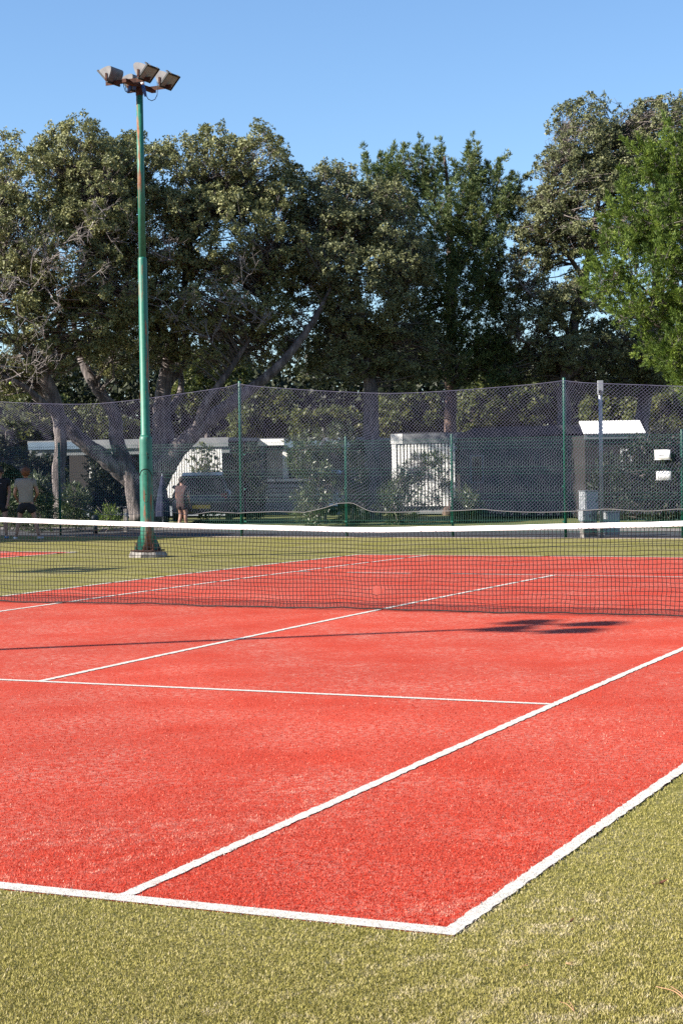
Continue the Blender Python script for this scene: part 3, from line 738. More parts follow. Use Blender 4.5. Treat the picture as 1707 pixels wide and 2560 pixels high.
# conifer with drooping tufts
d = 57.
tree('conifer_tree', 'dark green open conifer with ragged upswept branches against the sky', 'tree', LOC(1035, d),
     [limb_px(d, [(1034, 1200, 0), (1033, 1050, 0), (1034, 900, 0), (1036, 750, 0), (1034, 600, 0), (1030, 460, 0), (1020, 360, 0)], [34, 30, 28, 24, 18, 12, 5]),
      limb_px(d, [(1034, 640, 0), (1090, 560, -.4), (1130, 470, -.5), (1150, 380, -.5)], [12, 9, 6, 3]),
      limb_px(d, [(1032, 560, 0), (1070, 460, 0), (1085, 350, 0)], [10, 7, 3]),
      limb_px(d, [(1032, 520, 0), (980, 430, .3), (965, 340, .3)], [10, 7, 3]),
      limb_px(d, [(1032, 560, 0), (940, 450, .6), (870, 360, .6)], [11, 8, 3]),
      limb_px(d, [(1034, 760, 0), (1100, 700, -.5), (1160, 620, -.6)], [12, 8, 4]),
      limb_px(d, [(1034, 800, 0), (970, 740, -.5), (930, 660, -.6)], [12, 8, 4]),
      limb_px(d, [(1034, 880, 0), (1110, 830, -.5), (1170, 780, -.6)], [12, 8, 4])],
     lobes_px(d, [(870, 423, 45, 42, .6, 1.), (920, 408, 45, 45, .4, 1.2), (975, 418, 50, 50, .4, 1.2), (1085, 413, 45, 55, 0, 1.2), (1140, 468, 48, 50, -.4, 1.1), (1020, 488, 75, 60, -.4, 1.6), (930, 478, 70, 45, .4, 1.3), (1100, 518, 60, 60, -.5, 1.4), (1160, 488, 34, 20, -.2, .8), (1000, 588, 80, 70, -.9, 1.7), (1090, 595, 75, 60, -.7, 1.5), (960, 645, 70, 60, -.6, 1.5), (1060, 695, 100, 60, -.9, 1.7), (1140, 685, 55, 60, -.3, 1.3), (990, 740, 80, 55, -.8, 1.6), (1110, 770, 80, 60, -.5, 1.6), (1010, 840, 90, 60, 0, 1.8), (1130, 850, 90, 50, 0, 1.6)]),
     M['juniper'], M['bark_dark'], 14, 430, 36, 12, .30, L=.12, Wd=.026, fan=.5, up=.1, shell=.6, outw=1.1, plume=1.15, twig_n=1)
# oak on the right
d = 56.
tree('oak_tree', 'tall grey green oak with brownish foliage and sky gaps on the right', 'tree', LOC(1300, d),
     [limb_px(d, [(1292, 1200, 0), (1292, 1050, 0), (1296, 900, 0), (1310, 780, 0), (1340, 640, 0), (1370, 480, 0), (1390, 340, 0)], [38, 34, 32, 26, 20, 13, 5]),
      limb_px(d, [(1298, 870, 0), (1350, 830, -.8), (1420, 790, -1), (1500, 700, -.8), (1540, 560, -.5)], [18, 15, 13, 10, 5]),
      limb_px(d, [(1312, 780, 0), (1270, 700, -.9), (1225, 680, -1.2), (1185, 640, -1.2)], [14, 10, 7, 3]),
      limb_px(d, [(1340, 640, 0), (1290, 560, -.8), (1260, 460, -.8), (1290, 340, -.5)], [13, 9, 6, 3]),
      limb_px(d, [(1300, 850, 0), (1250, 800, -.8), (1190, 780, -1)], [12, 8, 4]),
      limb_px(d, [(1480, 1200, 1), (1470, 1000, 1), (1490, 860, .8), (1500, 700, .5), (1520, 500, .3)], [40, 36, 30, 20, 8])],
     lobes_px(d, [(1335, 320, 75, 85, 0, 2.), (1400, 380, 75, 85, 0, 2.2), (1490, 320, 85, 95, .3, 2.4), (1560, 330, 80, 95, .3, 2.2), (1290, 420, 80, 80, -.4, 2.), (1260, 510, 85, 80, -.5, 1.9), (1380, 500, 110, 110, -.9, 2.3), (1500, 480, 100, 110, -.6, 2.2), (1215, 610, 60, 70, -.4, 1.4), (1300, 690, 90, 60, -1., 1.5), (1210, 740, 70, 60, -.5, 1.4), (1320, 800, 110, 50, -.6, 1.6), (1450, 780, 100, 80, -.2, 1.8), (1220, 840, 90, 45, .6, 1.5), (1400, 870, 110, 40, .8, 1.5), (1520, 850, 90, 50, .8, 1.5)]),
     M['oak_dark'], M['bark'], 15, 1900, 14, 9, .27, L=.08, Wd=.048, flat=True, fan=.6, bare=.05, twig_n=2, shell=.55)
# bright feathery evergreen at the right edge
d = 46.
tree('feathery_evergreen', 'bright green feathery evergreen at the right edge', 'tree', LOC(1640, d),
     [limb_px(d, [(1640, 1240, 0), (1636, 1050, 0), (1630, 850, 0), (1620, 650, 0), (1600, 450, 0), (1590, 340, 0)], [40, 34, 30, 22, 12, 5]),
      limb_px(d, [(1632, 800, 0), (1540, 720, -.6), (1450, 640, -.8)], [14, 10, 4]),
      limb_px(d, [(1625, 700, 0), (1530, 600, -.6), (1450, 520, -.6)], [12, 8, 4]),
      limb_px(d, [(1615, 600, 0), (1540, 480, -.4), (1510, 400, -.4)], [12, 8, 4]),
      limb_px(d, [(1632, 860, 0), (1570, 800, -.7), (1500, 740, -.8)], [12, 8, 4])],
     lobes_px(d, [(1500, 390, 32, 60, -.1, .9), (1550, 405, 40, 85, -.2, 1.1), (1620, 405, 60, 90, 0, 1.4), (1470, 495, 60, 70, -.2, 1.2), (1560, 525, 80, 90, -.7, 1.5), (1650, 545, 70, 100, -.6, 1.5), (1420, 580, 45, 65, -.2, 1.), (1395, 650, 45, 40, -.1, 1.), (1490, 630, 80, 85, -.8, 1.4), (1590, 670, 85, 100, -1., 1.5), (1480, 720, 70, 60, -.5, 1.2), (1560, 800, 65, 75, -.7, 1.2), (1650, 790, 70, 110, -.9, 1.4), (1580, 870, 34, 50, -.3, 1.)]),
     M['thuja'], M['bark_dark'], 16, 400, 36, 15, .24, L=.10, Wd=.020, fan=.5, up=.2, shell=.45, outw=.8, plume=1.0, twig_n=0)
# sunlit trees beyond the bungalows
BG = [(90, 965, 78, 85, 62, 'yellow green leafy tree above the blue bungalow roof at the left'), (235, 985, 84, 60, 50, 'small bright tree glimpsed between the two leaning oak stems'), (480, 880, 82, 85, 75, 'bright green tree glowing behind the lamp post oak'),
      (610, 955, 76, 75, 60, 'pale green tree behind the tall netting post nearest the lamp'), (745, 985, 72, 75, 45, 'pale feathery tree above the middle bungalow roof'), (930, 960, 80, 80, 50, 'dark leafy tree behind the slatted bungalow'),
      (1130, 935, 78, 100, 65, 'yellow green tree above the dark grey cabin'), (1235, 900, 84, 60, 50, 'small yellow green tree left of the second tall netting post'), (1400, 950, 76, 60, 60, 'green tree above the white corrugated roof'), (1500, 960, 70, 60, 60, 'light green tree to the right of the white corrugated roof'), (-20, 930, 84, 60, 60, 'dark green tree cut by the left edge of the picture')]
for k, (x, y, d, rx, ry, lab) in enumerate(BG):
    b_ = LOC(x, d)
    tree('broadleaf_tree', lab, 'tree', b_, [limb_px(d, [(x, 1150, 0), (x-4, y+ry*.8, 0), (x+5, y, 0), (x, y-ry*.6, 0)], [14, 11, 8, 3]),
         limb_px(d, [(x-4, y+ry*.7, 0), (x-rx*.5, y, 0)], [7, 3]), limb_px(d, [(x-4, y+ry*.7, 0), (x+rx*.5, y-10, 0)], [7, 3])],
         lobes_px(d, [(x, y, rx, ry, 0, 2.2), (x-rx*.45, y+ry*.3, rx*.6, ry*.6, -.5, 1.6), (x+rx*.5, y+ry*.25, rx*.6, ry*.6, -.3, 1.6)]),
         M['broad'], M['bark'], 40+k, 150, 11, 8, .36, L=.16, Wd=.10, twig_n=1, flat=True, group='sunlit trees beyond the bungalows')
# trees just left of the picture that throw the shade over the players
tree('oak_tree', 'oak standing out of frame left that shades the two players', 'tree', (-25.2, 11.0, 0),
     [([(-25.2, 11, -.1), (-25.1, 11, 2), (-25, 11.1, 4.5), (-24.9, 11.1, 7)], [.26, .22, .16, .05])],
     [((-25., 11.1, 6.4), (3.2, 2.4, 2.0)), ((-23.4, 11.4, 5.8), (2.2, 1.8, 1.5)), ((-26.7, 10.9, 5.8), (2., 1.8, 1.5))], M['oak'], M['bark'], 60, 420, 12, 8, .5, L=.16, Wd=.11, twig_n=0, front=0)

# oleanders and other shrubs along the lane
def shrub(label, x, d, yb, w_, yt, n, seed, leaf='oleander', L=.13, Wd=.03, nros=8, name='oleander_shrub', extra=None, rd=.8, stems=6):
    rng = random.Random(seed); z0 = 0.
    limbs = []
    for k in range(stems):
        xx = x+rng.uniform(-.7, .7)*w_; t = yt+rng.uniform(0, .5)*(yb-yt)
        limbs.append(limb_px(d, [(x+rng.uniform(-.3, .3)*w_, yb, 0), ((x+xx)/2, (yb+t)/2, rng.uniform(-.3, .3)), (xx, t, rng.uniform(-.4, .4))], [4, 3, 1.5]))
    yc = (yb+yt)/2; lb = [(x, yc+(yb-yt)*.12, w_, (yb-yt)*.42, 0, rd), (x-.2*w_, yt+(yb-yt)*.3, w_*.7, (yb-yt)*.3, 0, rd*.8)]
    tree(name, label, 'shrub', LOC(x, d), limbs, lobes_px(d, lb+(extra or [])), M[leaf], M['bark'], seed, n, nros, 9, .26, L=L, Wd=Wd, fan=.7, up=.35, shell=.8, twig_n=1, twig_len=.5, group='shrubs along the lane')
shrub('leafy green shrub between the player in grey and the fence post', 92, 47, 1208, 30, 1100, 60, 71)
shrub('low dark shrub behind the two players', 30, 49, 1205, 34, 1110, 60, 72)
shrub('dark green shrub just right of the leaning oak trunk', 178, 48.5, 1206, 26, 1120, 46, 73)
shrub('tall oleander beside the fence post in front of the middle bungalow', 735, 49, 1204, 52, 1010, 150, 74, extra=[(715, 1165, 42, 38, -.5, .8), (690, 1050, 36, 40, .2, .7), (770, 1020, 40, 40, .3, .8)], stems=10)
shrub('slim oleander just right of the short fence post', 812, 49.5, 1203, 24, 1050, 50, 75)
shrub('oleander at the foot of the slatted bungalow', 915, 49, 1204, 42, 1075, 90, 76, extra=[(985, 1090, 55, 60, 1.5, .5)])
shrub('small oleander at the right foot of the dark cabin fence', 1070, 50, 1202, 24, 1130, 40, 77)
shrub('dark bushy hedge behind the two paper notices', 1525, 47, 1215, 45, 1000, 330, 78, 'hedge', .09, .04, 12, 'hedge_shrub', [(1470, 1100, 62, 90, .4, .8), (1520, 1050, 50, 70, .3, .8), (1400, 1120, 50, 70, 1.2, .6)])
shrub('dark broad bush under the pale blue roof at the left', 95, 54.5, 1195, 55, 1035, 170, 81, 'hedge', .10, .045, 11, 'hedge_shrub', None, .7)
shrub('dark bush between the leaning oak stems', 250, 55.5, 1192, 48, 1050, 140, 82, 'hedge', .10, .045, 11, 'hedge_shrub', None, .7)
shrub('dark bush behind the netting left of the tall post', 575, 56, 1190, 26, 1030, 80, 83, 'hedge', .10, .045, 11, 'hedge_shrub', None, .6)
shrub('dark bush at the left edge behind the players', 12, 53, 1198, 40, 990, 150, 84, 'hedge', .10, .045, 11, 'hedge_shrub', None, .7)
shrub('small bright green plant beside the dark bollard', 252, 46, 1208, 14, 1176, 16, 79, 'thuja', .12, .02, 6, 'small_plant', None, .2, 3)
shrub('climbing vine on the white slatted screen behind the lamp post', 470, 55.5, 1190, 40, 1030, 80, 80, 'broad', .08, .05, 9, 'climbing_vine', None, .35)

def woodland():
    rng = np.random.default_rng(90); n = 11000; d = rng.uniform(92, 108, n)
    x = rng.uniform(-260, 1830, n); top = 800+38*np.sin(x*.011+1)+26*np.sin(x*.031)+14*np.sin(x*.083)
    y = top+(1130-top)*rng.random(n)**.8
    C = np.stack([PT(a, b, c) for a, b, c in zip(x, y, d)]); D = norm(np.array([-.5, -.6, .5])+rng.normal(size=C.shape)*.5)
    P = np.repeat(C, 12, 0)+rng.normal(size=(n*12, 3))*.45; D = np.repeat(D, 12, 0)
    V = leaf_quads(rng, P, D, 1, .42, .26, .6, .1, True)
    t = np.clip(.4+np.repeat(rng.normal(0, .15, n), 12)+rng.normal(0, .15, n*12), 0, 1)
    tag(np_mesh('woodland', V, np.arange(len(V)).reshape(-1, 3), M['broad_far'], tint=np.repeat(t, 3)), 'far wood closing the view behind the bungalows', kind='stuff')
M['broad_far'] = leaf_mat('far wood leaf', (.012, .02, .008), (.032, .045, .015), (.085, .095, .03), .6, .2)
woodland()

# ------------------------------------------------------------------ bungalows behind the lane
M['white_paint'] = mat('white painted wood', (.74, .73, .71), (.66, .65, .63), 5, .6, .1)
M['grey_blue'] = mat('blue grey trim', (.13, .20, .29), (.17, .25, .34), 3, .5)
M['fascia'] = mat('grey fascia', (.20, .22, .24), (.26, .27, .28), 3, .55)
M['wall_cream'] = mat('cream cladding', (.52, .46, .40), (.60, .54, .47), 4, .75)
M['dark_wall'] = mat('dark slate cladding', (.030, .034, .045), (.05, .054, .068), 5, .6)
M['shaded_wall'] = mat('shaded brown wall', (.028, .022, .02), rough=.8)  # terrace and shed walls, with their shade put into the colour
M['glass'] = mat('window glass', (.02, .025, .03), rough=.08, spec=.8)
M['grey_post'] = mat('grey blue metal', (.13, .16, .20), (.17, .20, .24), 3, .5)
M['white_sheet'] = mat('white corrugated sheet', (.80, .80, .80), rough=.45)
M['rail_wood'] = mat('blue grey rail', (.30, .34, .39), (.38, .41, .46), 4, .6)
def house(name, label, xref, d, rz=0.):
    o = empty(name, LOC(xref, d), YAW-.30+rz, label, 'bungalow')
    return o, (lambda x: (x-xref)*PX(d)), (lambda y: float(PT(784, y, d)[2]))
def part(nm, mt, root, *bxs, bevel=0.):
    b = MB()
    for q in bxs: b.bx(*q)
    return b.build(nm, M[mt], root, bevel)
# left terrace bungalow with a long flat roof
h, X, Z = house('bungalow', 'low bungalow with long pale blue flat roof edge at the left', 250, 59)
part('roof', 'fascia', h, (X(45), X(545), .05, 7, Z(1008)-.02, Z(1005)+.05))
for a, b_ in ((48, 215), (217, 400), (402, 545)): part('fascia', 'grey_blue' if a < 200 else 'fascia', h, (X(a), X(b_), 0, .04, Z(1022), Z(1005)))  # left piece is a darker blue, shade put into its colour
part('beam', 'fascia', h, (X(48), X(545), .1, .22, Z(1036), Z(1023)))
for x in (60, 217, 384, 478): part('post', 'grey_post', h, (X(x)-.055, X(x)+.055, .1, .21, 0, Z(1036)))
w1 = part('wall', 'shaded_wall', h, (X(45), X(545), 3.2, 7, 0, Z(1008)))
for a, b_ in ((100, 170), (250, 330)):
    f = part('window', 'white_paint', w1, (X(a), X(b_), 3.15, 3.19, .9, 2.0)); part('pane', 'glass', f, (X(a)+.06, X(b_)-.06, 3.13, 3.148, .96, 1.94))
dk = part('deck', 'rail_wood', h, (X(45), X(545), 0, 3.2, .02, .3))
part('shelf', 'white_paint', h, (X(190), X(206), .5, .8, Z(1110), Z(1075)))
scn = part('screen_rail', 'white_paint', h, (X(400), X(536), -.24, -.20, Z(1040), Z(1034)), (X(400), X(536), -.24, -.20, Z(1130), Z(1126)))
x = 401
sl0 = MB().bx(-.028, .028, -.30, -.245, Z(1136), Z(1028)).build('slat', M['white_paint'], scn); sl0.location.x = X(x)
while x < 532:
    x += 6.1; q = sl0.copy(); col.objects.link(q); q.parent = scn; q.location.x = X(x)
# middle bungalow with door and horizontal rail
h, X, Z = house('bungalow', 'bungalow with white door and slatted railing behind the tall oleander', 690, 60)
part('roof', 'fascia', h, (X(588), X(810), .04, 6, Z(1010)-.02, Z(1007)+.05)); part('fascia', 'white_paint', h, (X(588), X(652), 0, .035, Z(1020), Z(1006))); part('fascia', 'grey_blue', h, (X(653), X(810), 0, .035, Z(1026), Z(1006)))
for x in (596, 688, 742, 800): part('post', 'grey_post', h, (X(x)-.05, X(x)+.05, .05, .15, 0, Z(1022)))
w1 = part('wall', 'shaded_wall', h, (X(588), X(810), 2.6, 6, 0, Z(1010)))
part('door_panel', 'wall_cream', h, (X(604), X(643), .25, .30, Z(1102), Z(1030))); part('door_frame', 'white_paint', h, (X(644), X(655), .20, .30, Z(1102), Z(1030)))
f = part('window', 'white_paint', w1, (X(700), X(780), 2.55, 2.59, 1.0, 2.1)); part('pane', 'glass', f, (X(700)+.06, X(780)-.06, 2.53, 2.548, 1.06, 2.04))
part('handrail', 'white_paint', h, (X(600), X(800), -.02, .08, Z(1104), Z(1098)))
for i in range(7): part('rail_slat', 'rail_wood', h, (X(606), X(800), 0, .03, Z(1118+i*10.5), Z(1110+i*10.5)))
part('bench_back', 'black', h, (X(614), X(616), -.3, -.27, Z(1110), Z(1088)), (X(636), X(638), -.3, -.27, Z(1110), Z(1088)), (X(616), X(636), -.3, -.27, Z(1090), Z(1088)))
part('deck', 'rail_wood', h, (X(590), X(800), 0.05, 2.6, .02, .3))
# bungalow with vertical slats
h, X, Z = house('bungalow', 'bungalow with tall white vertical slats right of the dark trunk', 970, 57)
part('roof', 'dark_wall', h, (X(900), X(1052), .06, 6, Z(1003)-.02, Z(998)+.03)); part('fascia', 'white_paint', h, (X(896), X(924), 0, .05, Z(1021), Z(998))); part('fascia', 'fascia', h, (X(924.3), X(1052), .01, .05, Z(1021), Z(999)))  # one roof edge in two colours: white where lit, grey where shaded
part('corner_post', 'white_paint', h, (X(897.5), X(908), .02, .14, .1, Z(1022)))
wl = part('wall', 'shaded_wall', h, (X(900), X(1050), 1.6, 6, 0, Z(1003)))
sl0 = None
for i in range(17):
    if sl0 is None: q = sl0 = MB().bx(-.033, .033, .04, .10, .25, Z(1022)).build('slat', M['white_paint'], h)
    else: q = sl0.copy(); col.objects.link(q); q.parent = h
    q.location.x = X(914+i*8.1)
part('rail', 'white_paint', h, (X(908), X(1050), .104, .14, .5, .58), (X(908), X(1050), .104, .14, Z(1030)-.06, Z(1030)))
part('base', 'fascia', h, (X(900), X(1050), .16, 1.6, 0, .24))
# dark cabin
h, X, Z = house('cabin', 'dark slate grey cabin behind the second tall netting post', 1195, 53)
h['category'] = 'cabin'
b = MB(); b.prism([(X(1050), Z(1003)), (X(1088), Z(987)), (X(1346), Z(984)), (X(1346), Z(1004)), (X(1050), Z(1012))], -.12, 5.1); b.build('roof', M['dark_wall'], h)
part('frame', 'dark_wall', h, (X(1056), X(1342), .03, 5, 0, Z(1004)-.06))
for i in range(15):
    z0, z1 = .10+i*.155, .10+(i+1)*.155-.006
    if z1 < Z(1012)-.02: part('cladding_board', 'dark_wall', h, (X(1053), X(1343), -.012-.004*(i % 2), .028, z0, z1))
for a, b_ in ((1078, 1110),):
    f = part('window', 'grey_post', h, (X(a), X(b_), -.05, -.018, 1.0, 1.85)); part('pane', 'glass', f, (X(a)+.05, X(b_)-.05, -.06, -.052, 1.05, 1.8))
# shed with a white corrugated roof
h, X, Z = house('shed', 'shed with shade-darkened wall and bright white corrugated roof at the right', 1412, 49.5, .30)
h['category'] = 'shed'
b = MB(); n = 150; x0, x1 = X(1340), X(1481); zt, ze = Z(978), Z(1004); vs = []
for i in range(n+1):
    xx = x0+(x1-x0)*i/n; w_ = .010*(1 if (i//2) % 2 else -1)
    vs += [(xx, -.1, ze+w_), (xx, .9, zt+.05+w_), (xx, -.1, ze+w_-.012), (xx, .9, zt+.038+w_)]
b.add(vs, [(4*i, 4*i+4, 4*i+5, 4*i+1) for i in range(n)]+[(4*i+2, 4*i+3, 4*i+7, 4*i+6) for i in range(n)]+[(4*i, 4*i+2, 4*i+6, 4*i+4) for i in range(n)]); b.build('roof', M['white_sheet'], h)
part('gutter', 'fascia', h, (X(1342), X(1480), -.06, .0, Z(1017), Z(1006.5)))
wl = part('wall', 'shaded_wall', h, (X(1344), X(1478), .01, 3, 0, Z(1008)))
for a, b_ in ((1425, 1450),):
    f = part('window', 'white_paint', wl, (X(a), X(b_), -.03, .005, 1.1, 1.95)); part('pane', 'glass', f, (X(a)+.06, X(b_)-.06, -.04, -.032, 1.16, 1.89))

# ------------------------------------------------------------------ parked cars
M['car_dark'] = mat('dark blue car paint', (.012, .016, .03), rough=.25, spec=.6)
M['car_silver'] = mat('silver blue car paint', (.25, .31, .38), rough=.3, metal=.3, spec=.6)
M['tyre'] = mat('tyre', (.015, .015, .015), rough=.85)
M['rim'] = mat('alloy rim', (.4, .4, .42), rough=.35, metal=.7)
M['red_lamp'] = mat('red lamp plastic', (.25, .01, .012), rough=.25)
M['yellow_plate'] = mat('yellow number plate', (.72, .45, .02), rough=.5)
M['white_plate'] = mat('white number plate', (.7, .7, .7), rough=.5)
def car(label, loc, rz, paint, plate):
    root = empty('parked_car', loc, rz, label, 'car', 'cars parked behind the fence')
    # stations along the car: y, half width, sill z, belt z
    st = [(-2.05, .72, .42, .72), (-1.98, .80, .30, .86), (-1.7, .86, .22, .93), (-.9, .89, .20, .94), (.6, .89, .20, .92), (1.3, .87, .22, .86), (1.8, .82, .26, .76), (2.08, .70, .36, .62)]
    vs = []
    for y, hw, z0, z1 in st:
        vs += [(-hw*.9, y, z0), (-hw, y, z0+.16), (-hw, y, z1-.14), (-hw*.93, y, z1), (hw*.93, y, z1), (hw, y, z1-.14), (hw, y, z0+.16), (hw*.9, y, z0)]
    n = 8; b = MB(); k = len(st)
    b.add(vs, [(i*n+j, i*n+(j+1) % n, (i+1)*n+(j+1) % n, (i+1)*n+j) for i in range(k-1) for j in range(n)]+[tuple(reversed(range(n))), tuple(range((k-1)*n, k*n))], True)
    body = b.build('body', M[paint], root)
    gh = [(-1.86, .70, .90), (-1.45, .60, 1.36), (-.7, .60, 1.45), (.15, .58, 1.42), (.95, .70, .90)]
    vs = []
    for y, hw, z in gh: vs += [(-hw, y, z), (hw, y, z)]
    low = [(-1.84, .78), (-1.2, .80), (-.6, .80), (.1, .80), (.92, .76)]
    for y, hw in low: vs += [(-hw, y, .89), (hw, y, .89)]
    b = MB(); b.add(vs, [(2*i, 2*i+1, 2*i+3, 2*i+2) for i in range(4)]+[(2*i, 2*i+2, 12+2*i, 10+2*i) for i in range(4)]+[(2*i+1, 11+2*i, 13+2*i, 2*i+3) for i in range(4)]+[(0, 10, 11, 1), (8, 9, 19, 18)])
    cab = b.build('cabin', M[paint], root)
    def glass(nm, P): MB().add(P, [tuple(range(len(P)))]).build(nm, M['glass'], root)
    def lerp(a, c, t): return tuple(a[i]+(c[i]-a[i])*t for i in range(3))
    a0, a1, b0, b1 = (-.68, -1.875, .92), (.68, -1.875, .92), (-.57, -1.49, 1.335), (.57, -1.49, 1.335)
    glass('rear_window', [(-.62, -1.865, .95), (.62, -1.865, .95), (.53, -1.53, 1.32), (-.53, -1.53, 1.32)])
    glass('windscreen', [(-.64, .90, .97), (.64, .90, .97), (.54, .24, 1.38), (-.54, .24, 1.38)])
    for s in (-1, 1):
        glass('side_window', [(s*.795, -1.2, .97), (s*.795, -.35, .97), (s*.645, -.5, 1.36), (s*.645, -1.25, 1.30)])
        glass('side_window', [(s*.795, -.27, .97), (s*.785, .68, .97), (s*.645, .12, 1.34), (s*.645, -.42, 1.36)])
        MB().box((s*.66, -2.0, .74), (.20, .09, .20)).build('tail_light', M['red_lamp'], root, .02)
        MB().box((s*.62, 2.0, .60), (.26, .12, .12)).build('headlight', M['glass'], root, .02)
        MB().box((s*.92, .55, 1.0), (.16, .08, .11)).build('door_mirror', M[paint], root, .02)
        for y in (-1.3, 1.32):
            w = MB(); pr = [(.20, -.09), (.30, -.10), (.315, -.06), (.315, .06), (.30, .10), (.20, .09)]
            N = 20; vs = [(s*.78+u, y+r*math.cos(2*math.pi*j/N), .315+r*math.sin(2*math.pi*j/N)) for r, u in pr for j in range(N)]
            w.add(vs, [(i*N+j, i*N+(j+1) % N, (i+1)*N+(j+1) % N, (i+1)*N+j) for i in range(5) for j in range(N)], True)
            wh = w.build('wheel', M['tyre'], root)
            w = MB(); w.add([(s*.78+s*.085, y+.205*math.cos(2*math.pi*j/N), .315+.205*math.sin(2*math.pi*j/N)) for j in range(N)]+[(s*.83, y, .315)], [(j, (j+1) % N, N) for j in range(N)]); w.build('rim', M['rim'], wh)
    MB().box((0, -2.03, .44), (1.46, .10, .16)).build('bumper', M['black'], root, .02)
    MB().box((0, -2.088, .45), (.52, .012, .11)).build('number_plate', M[plate], root)
    return root
car('dark blue parked car with yellow number plate seen from behind through the netting', LOC(470, 54.2), YAW+.03, 'car_dark', 'yellow_plate')
car('silver blue parked car half hidden behind the tall oleander', LOC(795, 55.0), YAW-.25, 'car_silver', 'white_plate')

# ------------------------------------------------------------------ small things along the fence and lane
M['galv'] = mat('galvanised steel', (.33, .37, .43), (.42, .45, .50), 6, .45, metal=.4)
M['cabinet'] = mat('grey cabinet', (.42, .44, .47), (.50, .51, .53), 4, .55)
M['bollard'] = mat('dark green black metal', (.018, .03, .035), rough=.5)
M['timber'] = mat('weathered timber', (.28, .25, .23), (.40, .36, .33), 8, .9, .3, stretch=(1, 1, .2))
M['shaded_blue'] = mat('navy cloth', (.004, .010, .045), (.008, .016, .065), 9, .85, .3)  # parasol blue darkened, its shade put into the cloth colour
M['paper'] = mat('white paper', (.82, .82, .82), rough=.8)
M['ink'] = mat('grey ink', (.10, .10, .11), rough=.8)
d = 38.4
t = empty('service_post', LOC(1380, d), YAW, 'grey galvanised post with small box on top behind the fence', 'post')
zt = float(PT(1380, 903, d)[2]); MB().lathe([(.042, -.05), (.042, zt), (.03, zt+.01)], 16).build('shaft', M['galv'], t)
MB().box((.0, -.02, zt+.12), (.115, .10, .30)).build('top_box', M['cabinet'], t, .006)
MB().box((-.02, -.08, zt+.03), (.05, .03, .06)).build('clamp', M['black'], t)
def cabinet(label, x0, x1, y0, y1, d, dep, feet=0.):
    c = LOC((x0+x1)/2, d); w_ = (x1-x0)*PX(d); za, zb = float(PT(784, y1, d)[2]), float(PT(784, y0, d)[2]); za = max(za, feet)
    o = empty('electric_cabinet', c, YAW+.35, label, 'cabinet', 'electric cabinets behind the fence')
    MB().bx(-w_/2, w_/2, 0, dep, za, zb).build('housing', M['cabinet'], o, .008)
    MB().bx(-w_/2+.02, w_/2-.02, -.012, -.001, za+.02, zb-.02).build('door', M['cabinet'], o, .003)
    MB().bx(w_/2-.06, w_/2-.04, -.022, -.013, (za+zb)/2-.03, (za+zb)/2+.03).build('lock', M['black'], o)
    MB().bx(-w_/2-.015, w_/2+.015, -.015, dep+.015, zb+.001, zb+.02).build('lid', M['fascia'], o)
    if za > .06: MB().bx(-w_/2+.03, w_/2-.03, .02, dep-.02, -.05, za-.001).build('plinth', M['concrete'], o)
cabinet('tall grey electric cabinet just left of the galvanised post', 1341, 1375, 1137, 1181, 39.4, .3)
cabinet('low grey electric cabinet in front of the tall one', 1336, 1359, 1181, 1206, 38.6, .22)
cabinet('wide dark low electric cabinet right of the galvanised post', 1388, 1424, 1186, 1238, 38.9, .3)
p = gp = LOC(218, 45.5)
t = empty('bollard', p, 0, 'dark round-headed bollard in front of the left bungalow', 'bollard')
MB().lathe([(.06, -.05), (.06, .26)], 14).build('stem', M['bollard'], t); MB().lathe([(.085, .262), (.10, .30), (.10, .36), (.08, .41), (.03, .44)], 16).build('head', M['bollard'], t)
t = empty('timber_post', LOC(289, 46.5), .3, 'short weathered timber post left of the lamp post', 'post')
MB().box((0, 0, .25), (.11, .11, .62), taper=.95).build('stake', M['timber'], t, .008); MB().box((.0, -.058, .42), (.06, .008, .08)).build('bracket', M['galv'], t)
t = empty('folded_parasol', LOC(374, 49), 0, 'folded blue parasol just right of the lamp post', 'parasol')
MB().tube([(0, 0, 0), (0, 0, 1.45)], .018, 8).build('pole', M['galv'], t)
b = MB(); N = 18; vs = []
for r, z in ((.20, .28), (.19, .5), (.15, .8), (.09, 1.1), (.03, 1.38)):
    vs += [(r*(1+.18*math.cos(6*2*math.pi*j/N))*math.cos(2*math.pi*j/N), r*(1+.18*math.cos(6*2*math.pi*j/N))*math.sin(2*math.pi*j/N), z) for j in range(N)]
b.add(vs, [(i*N+j, i*N+(j+1) % N, (i+1)*N+(j+1) % N, (i+1)*N+j) for i in range(4) for j in range(N)]+[tuple(range(4*N, 5*N))], True); b.build('canopy', M['shaded_blue'], t)
MB().lathe([(.22, 0), (.22, .05), (.05, .08)], 16).build('foot', M['concrete'], t)
t = empty('white_board', LOC(826, 50.5), YAW+.2, 'white board leaning beside the slim oleander', 'board')
MB().prism([(-.17, .75), (.17, .73), (.16, .08), (.02, .02)], 0, .03).build('panel', M['white_paint'], t); MB().bx(-.19, .19, -.012, -.001, .70, .74).build('top_strip', M['fascia'], t)
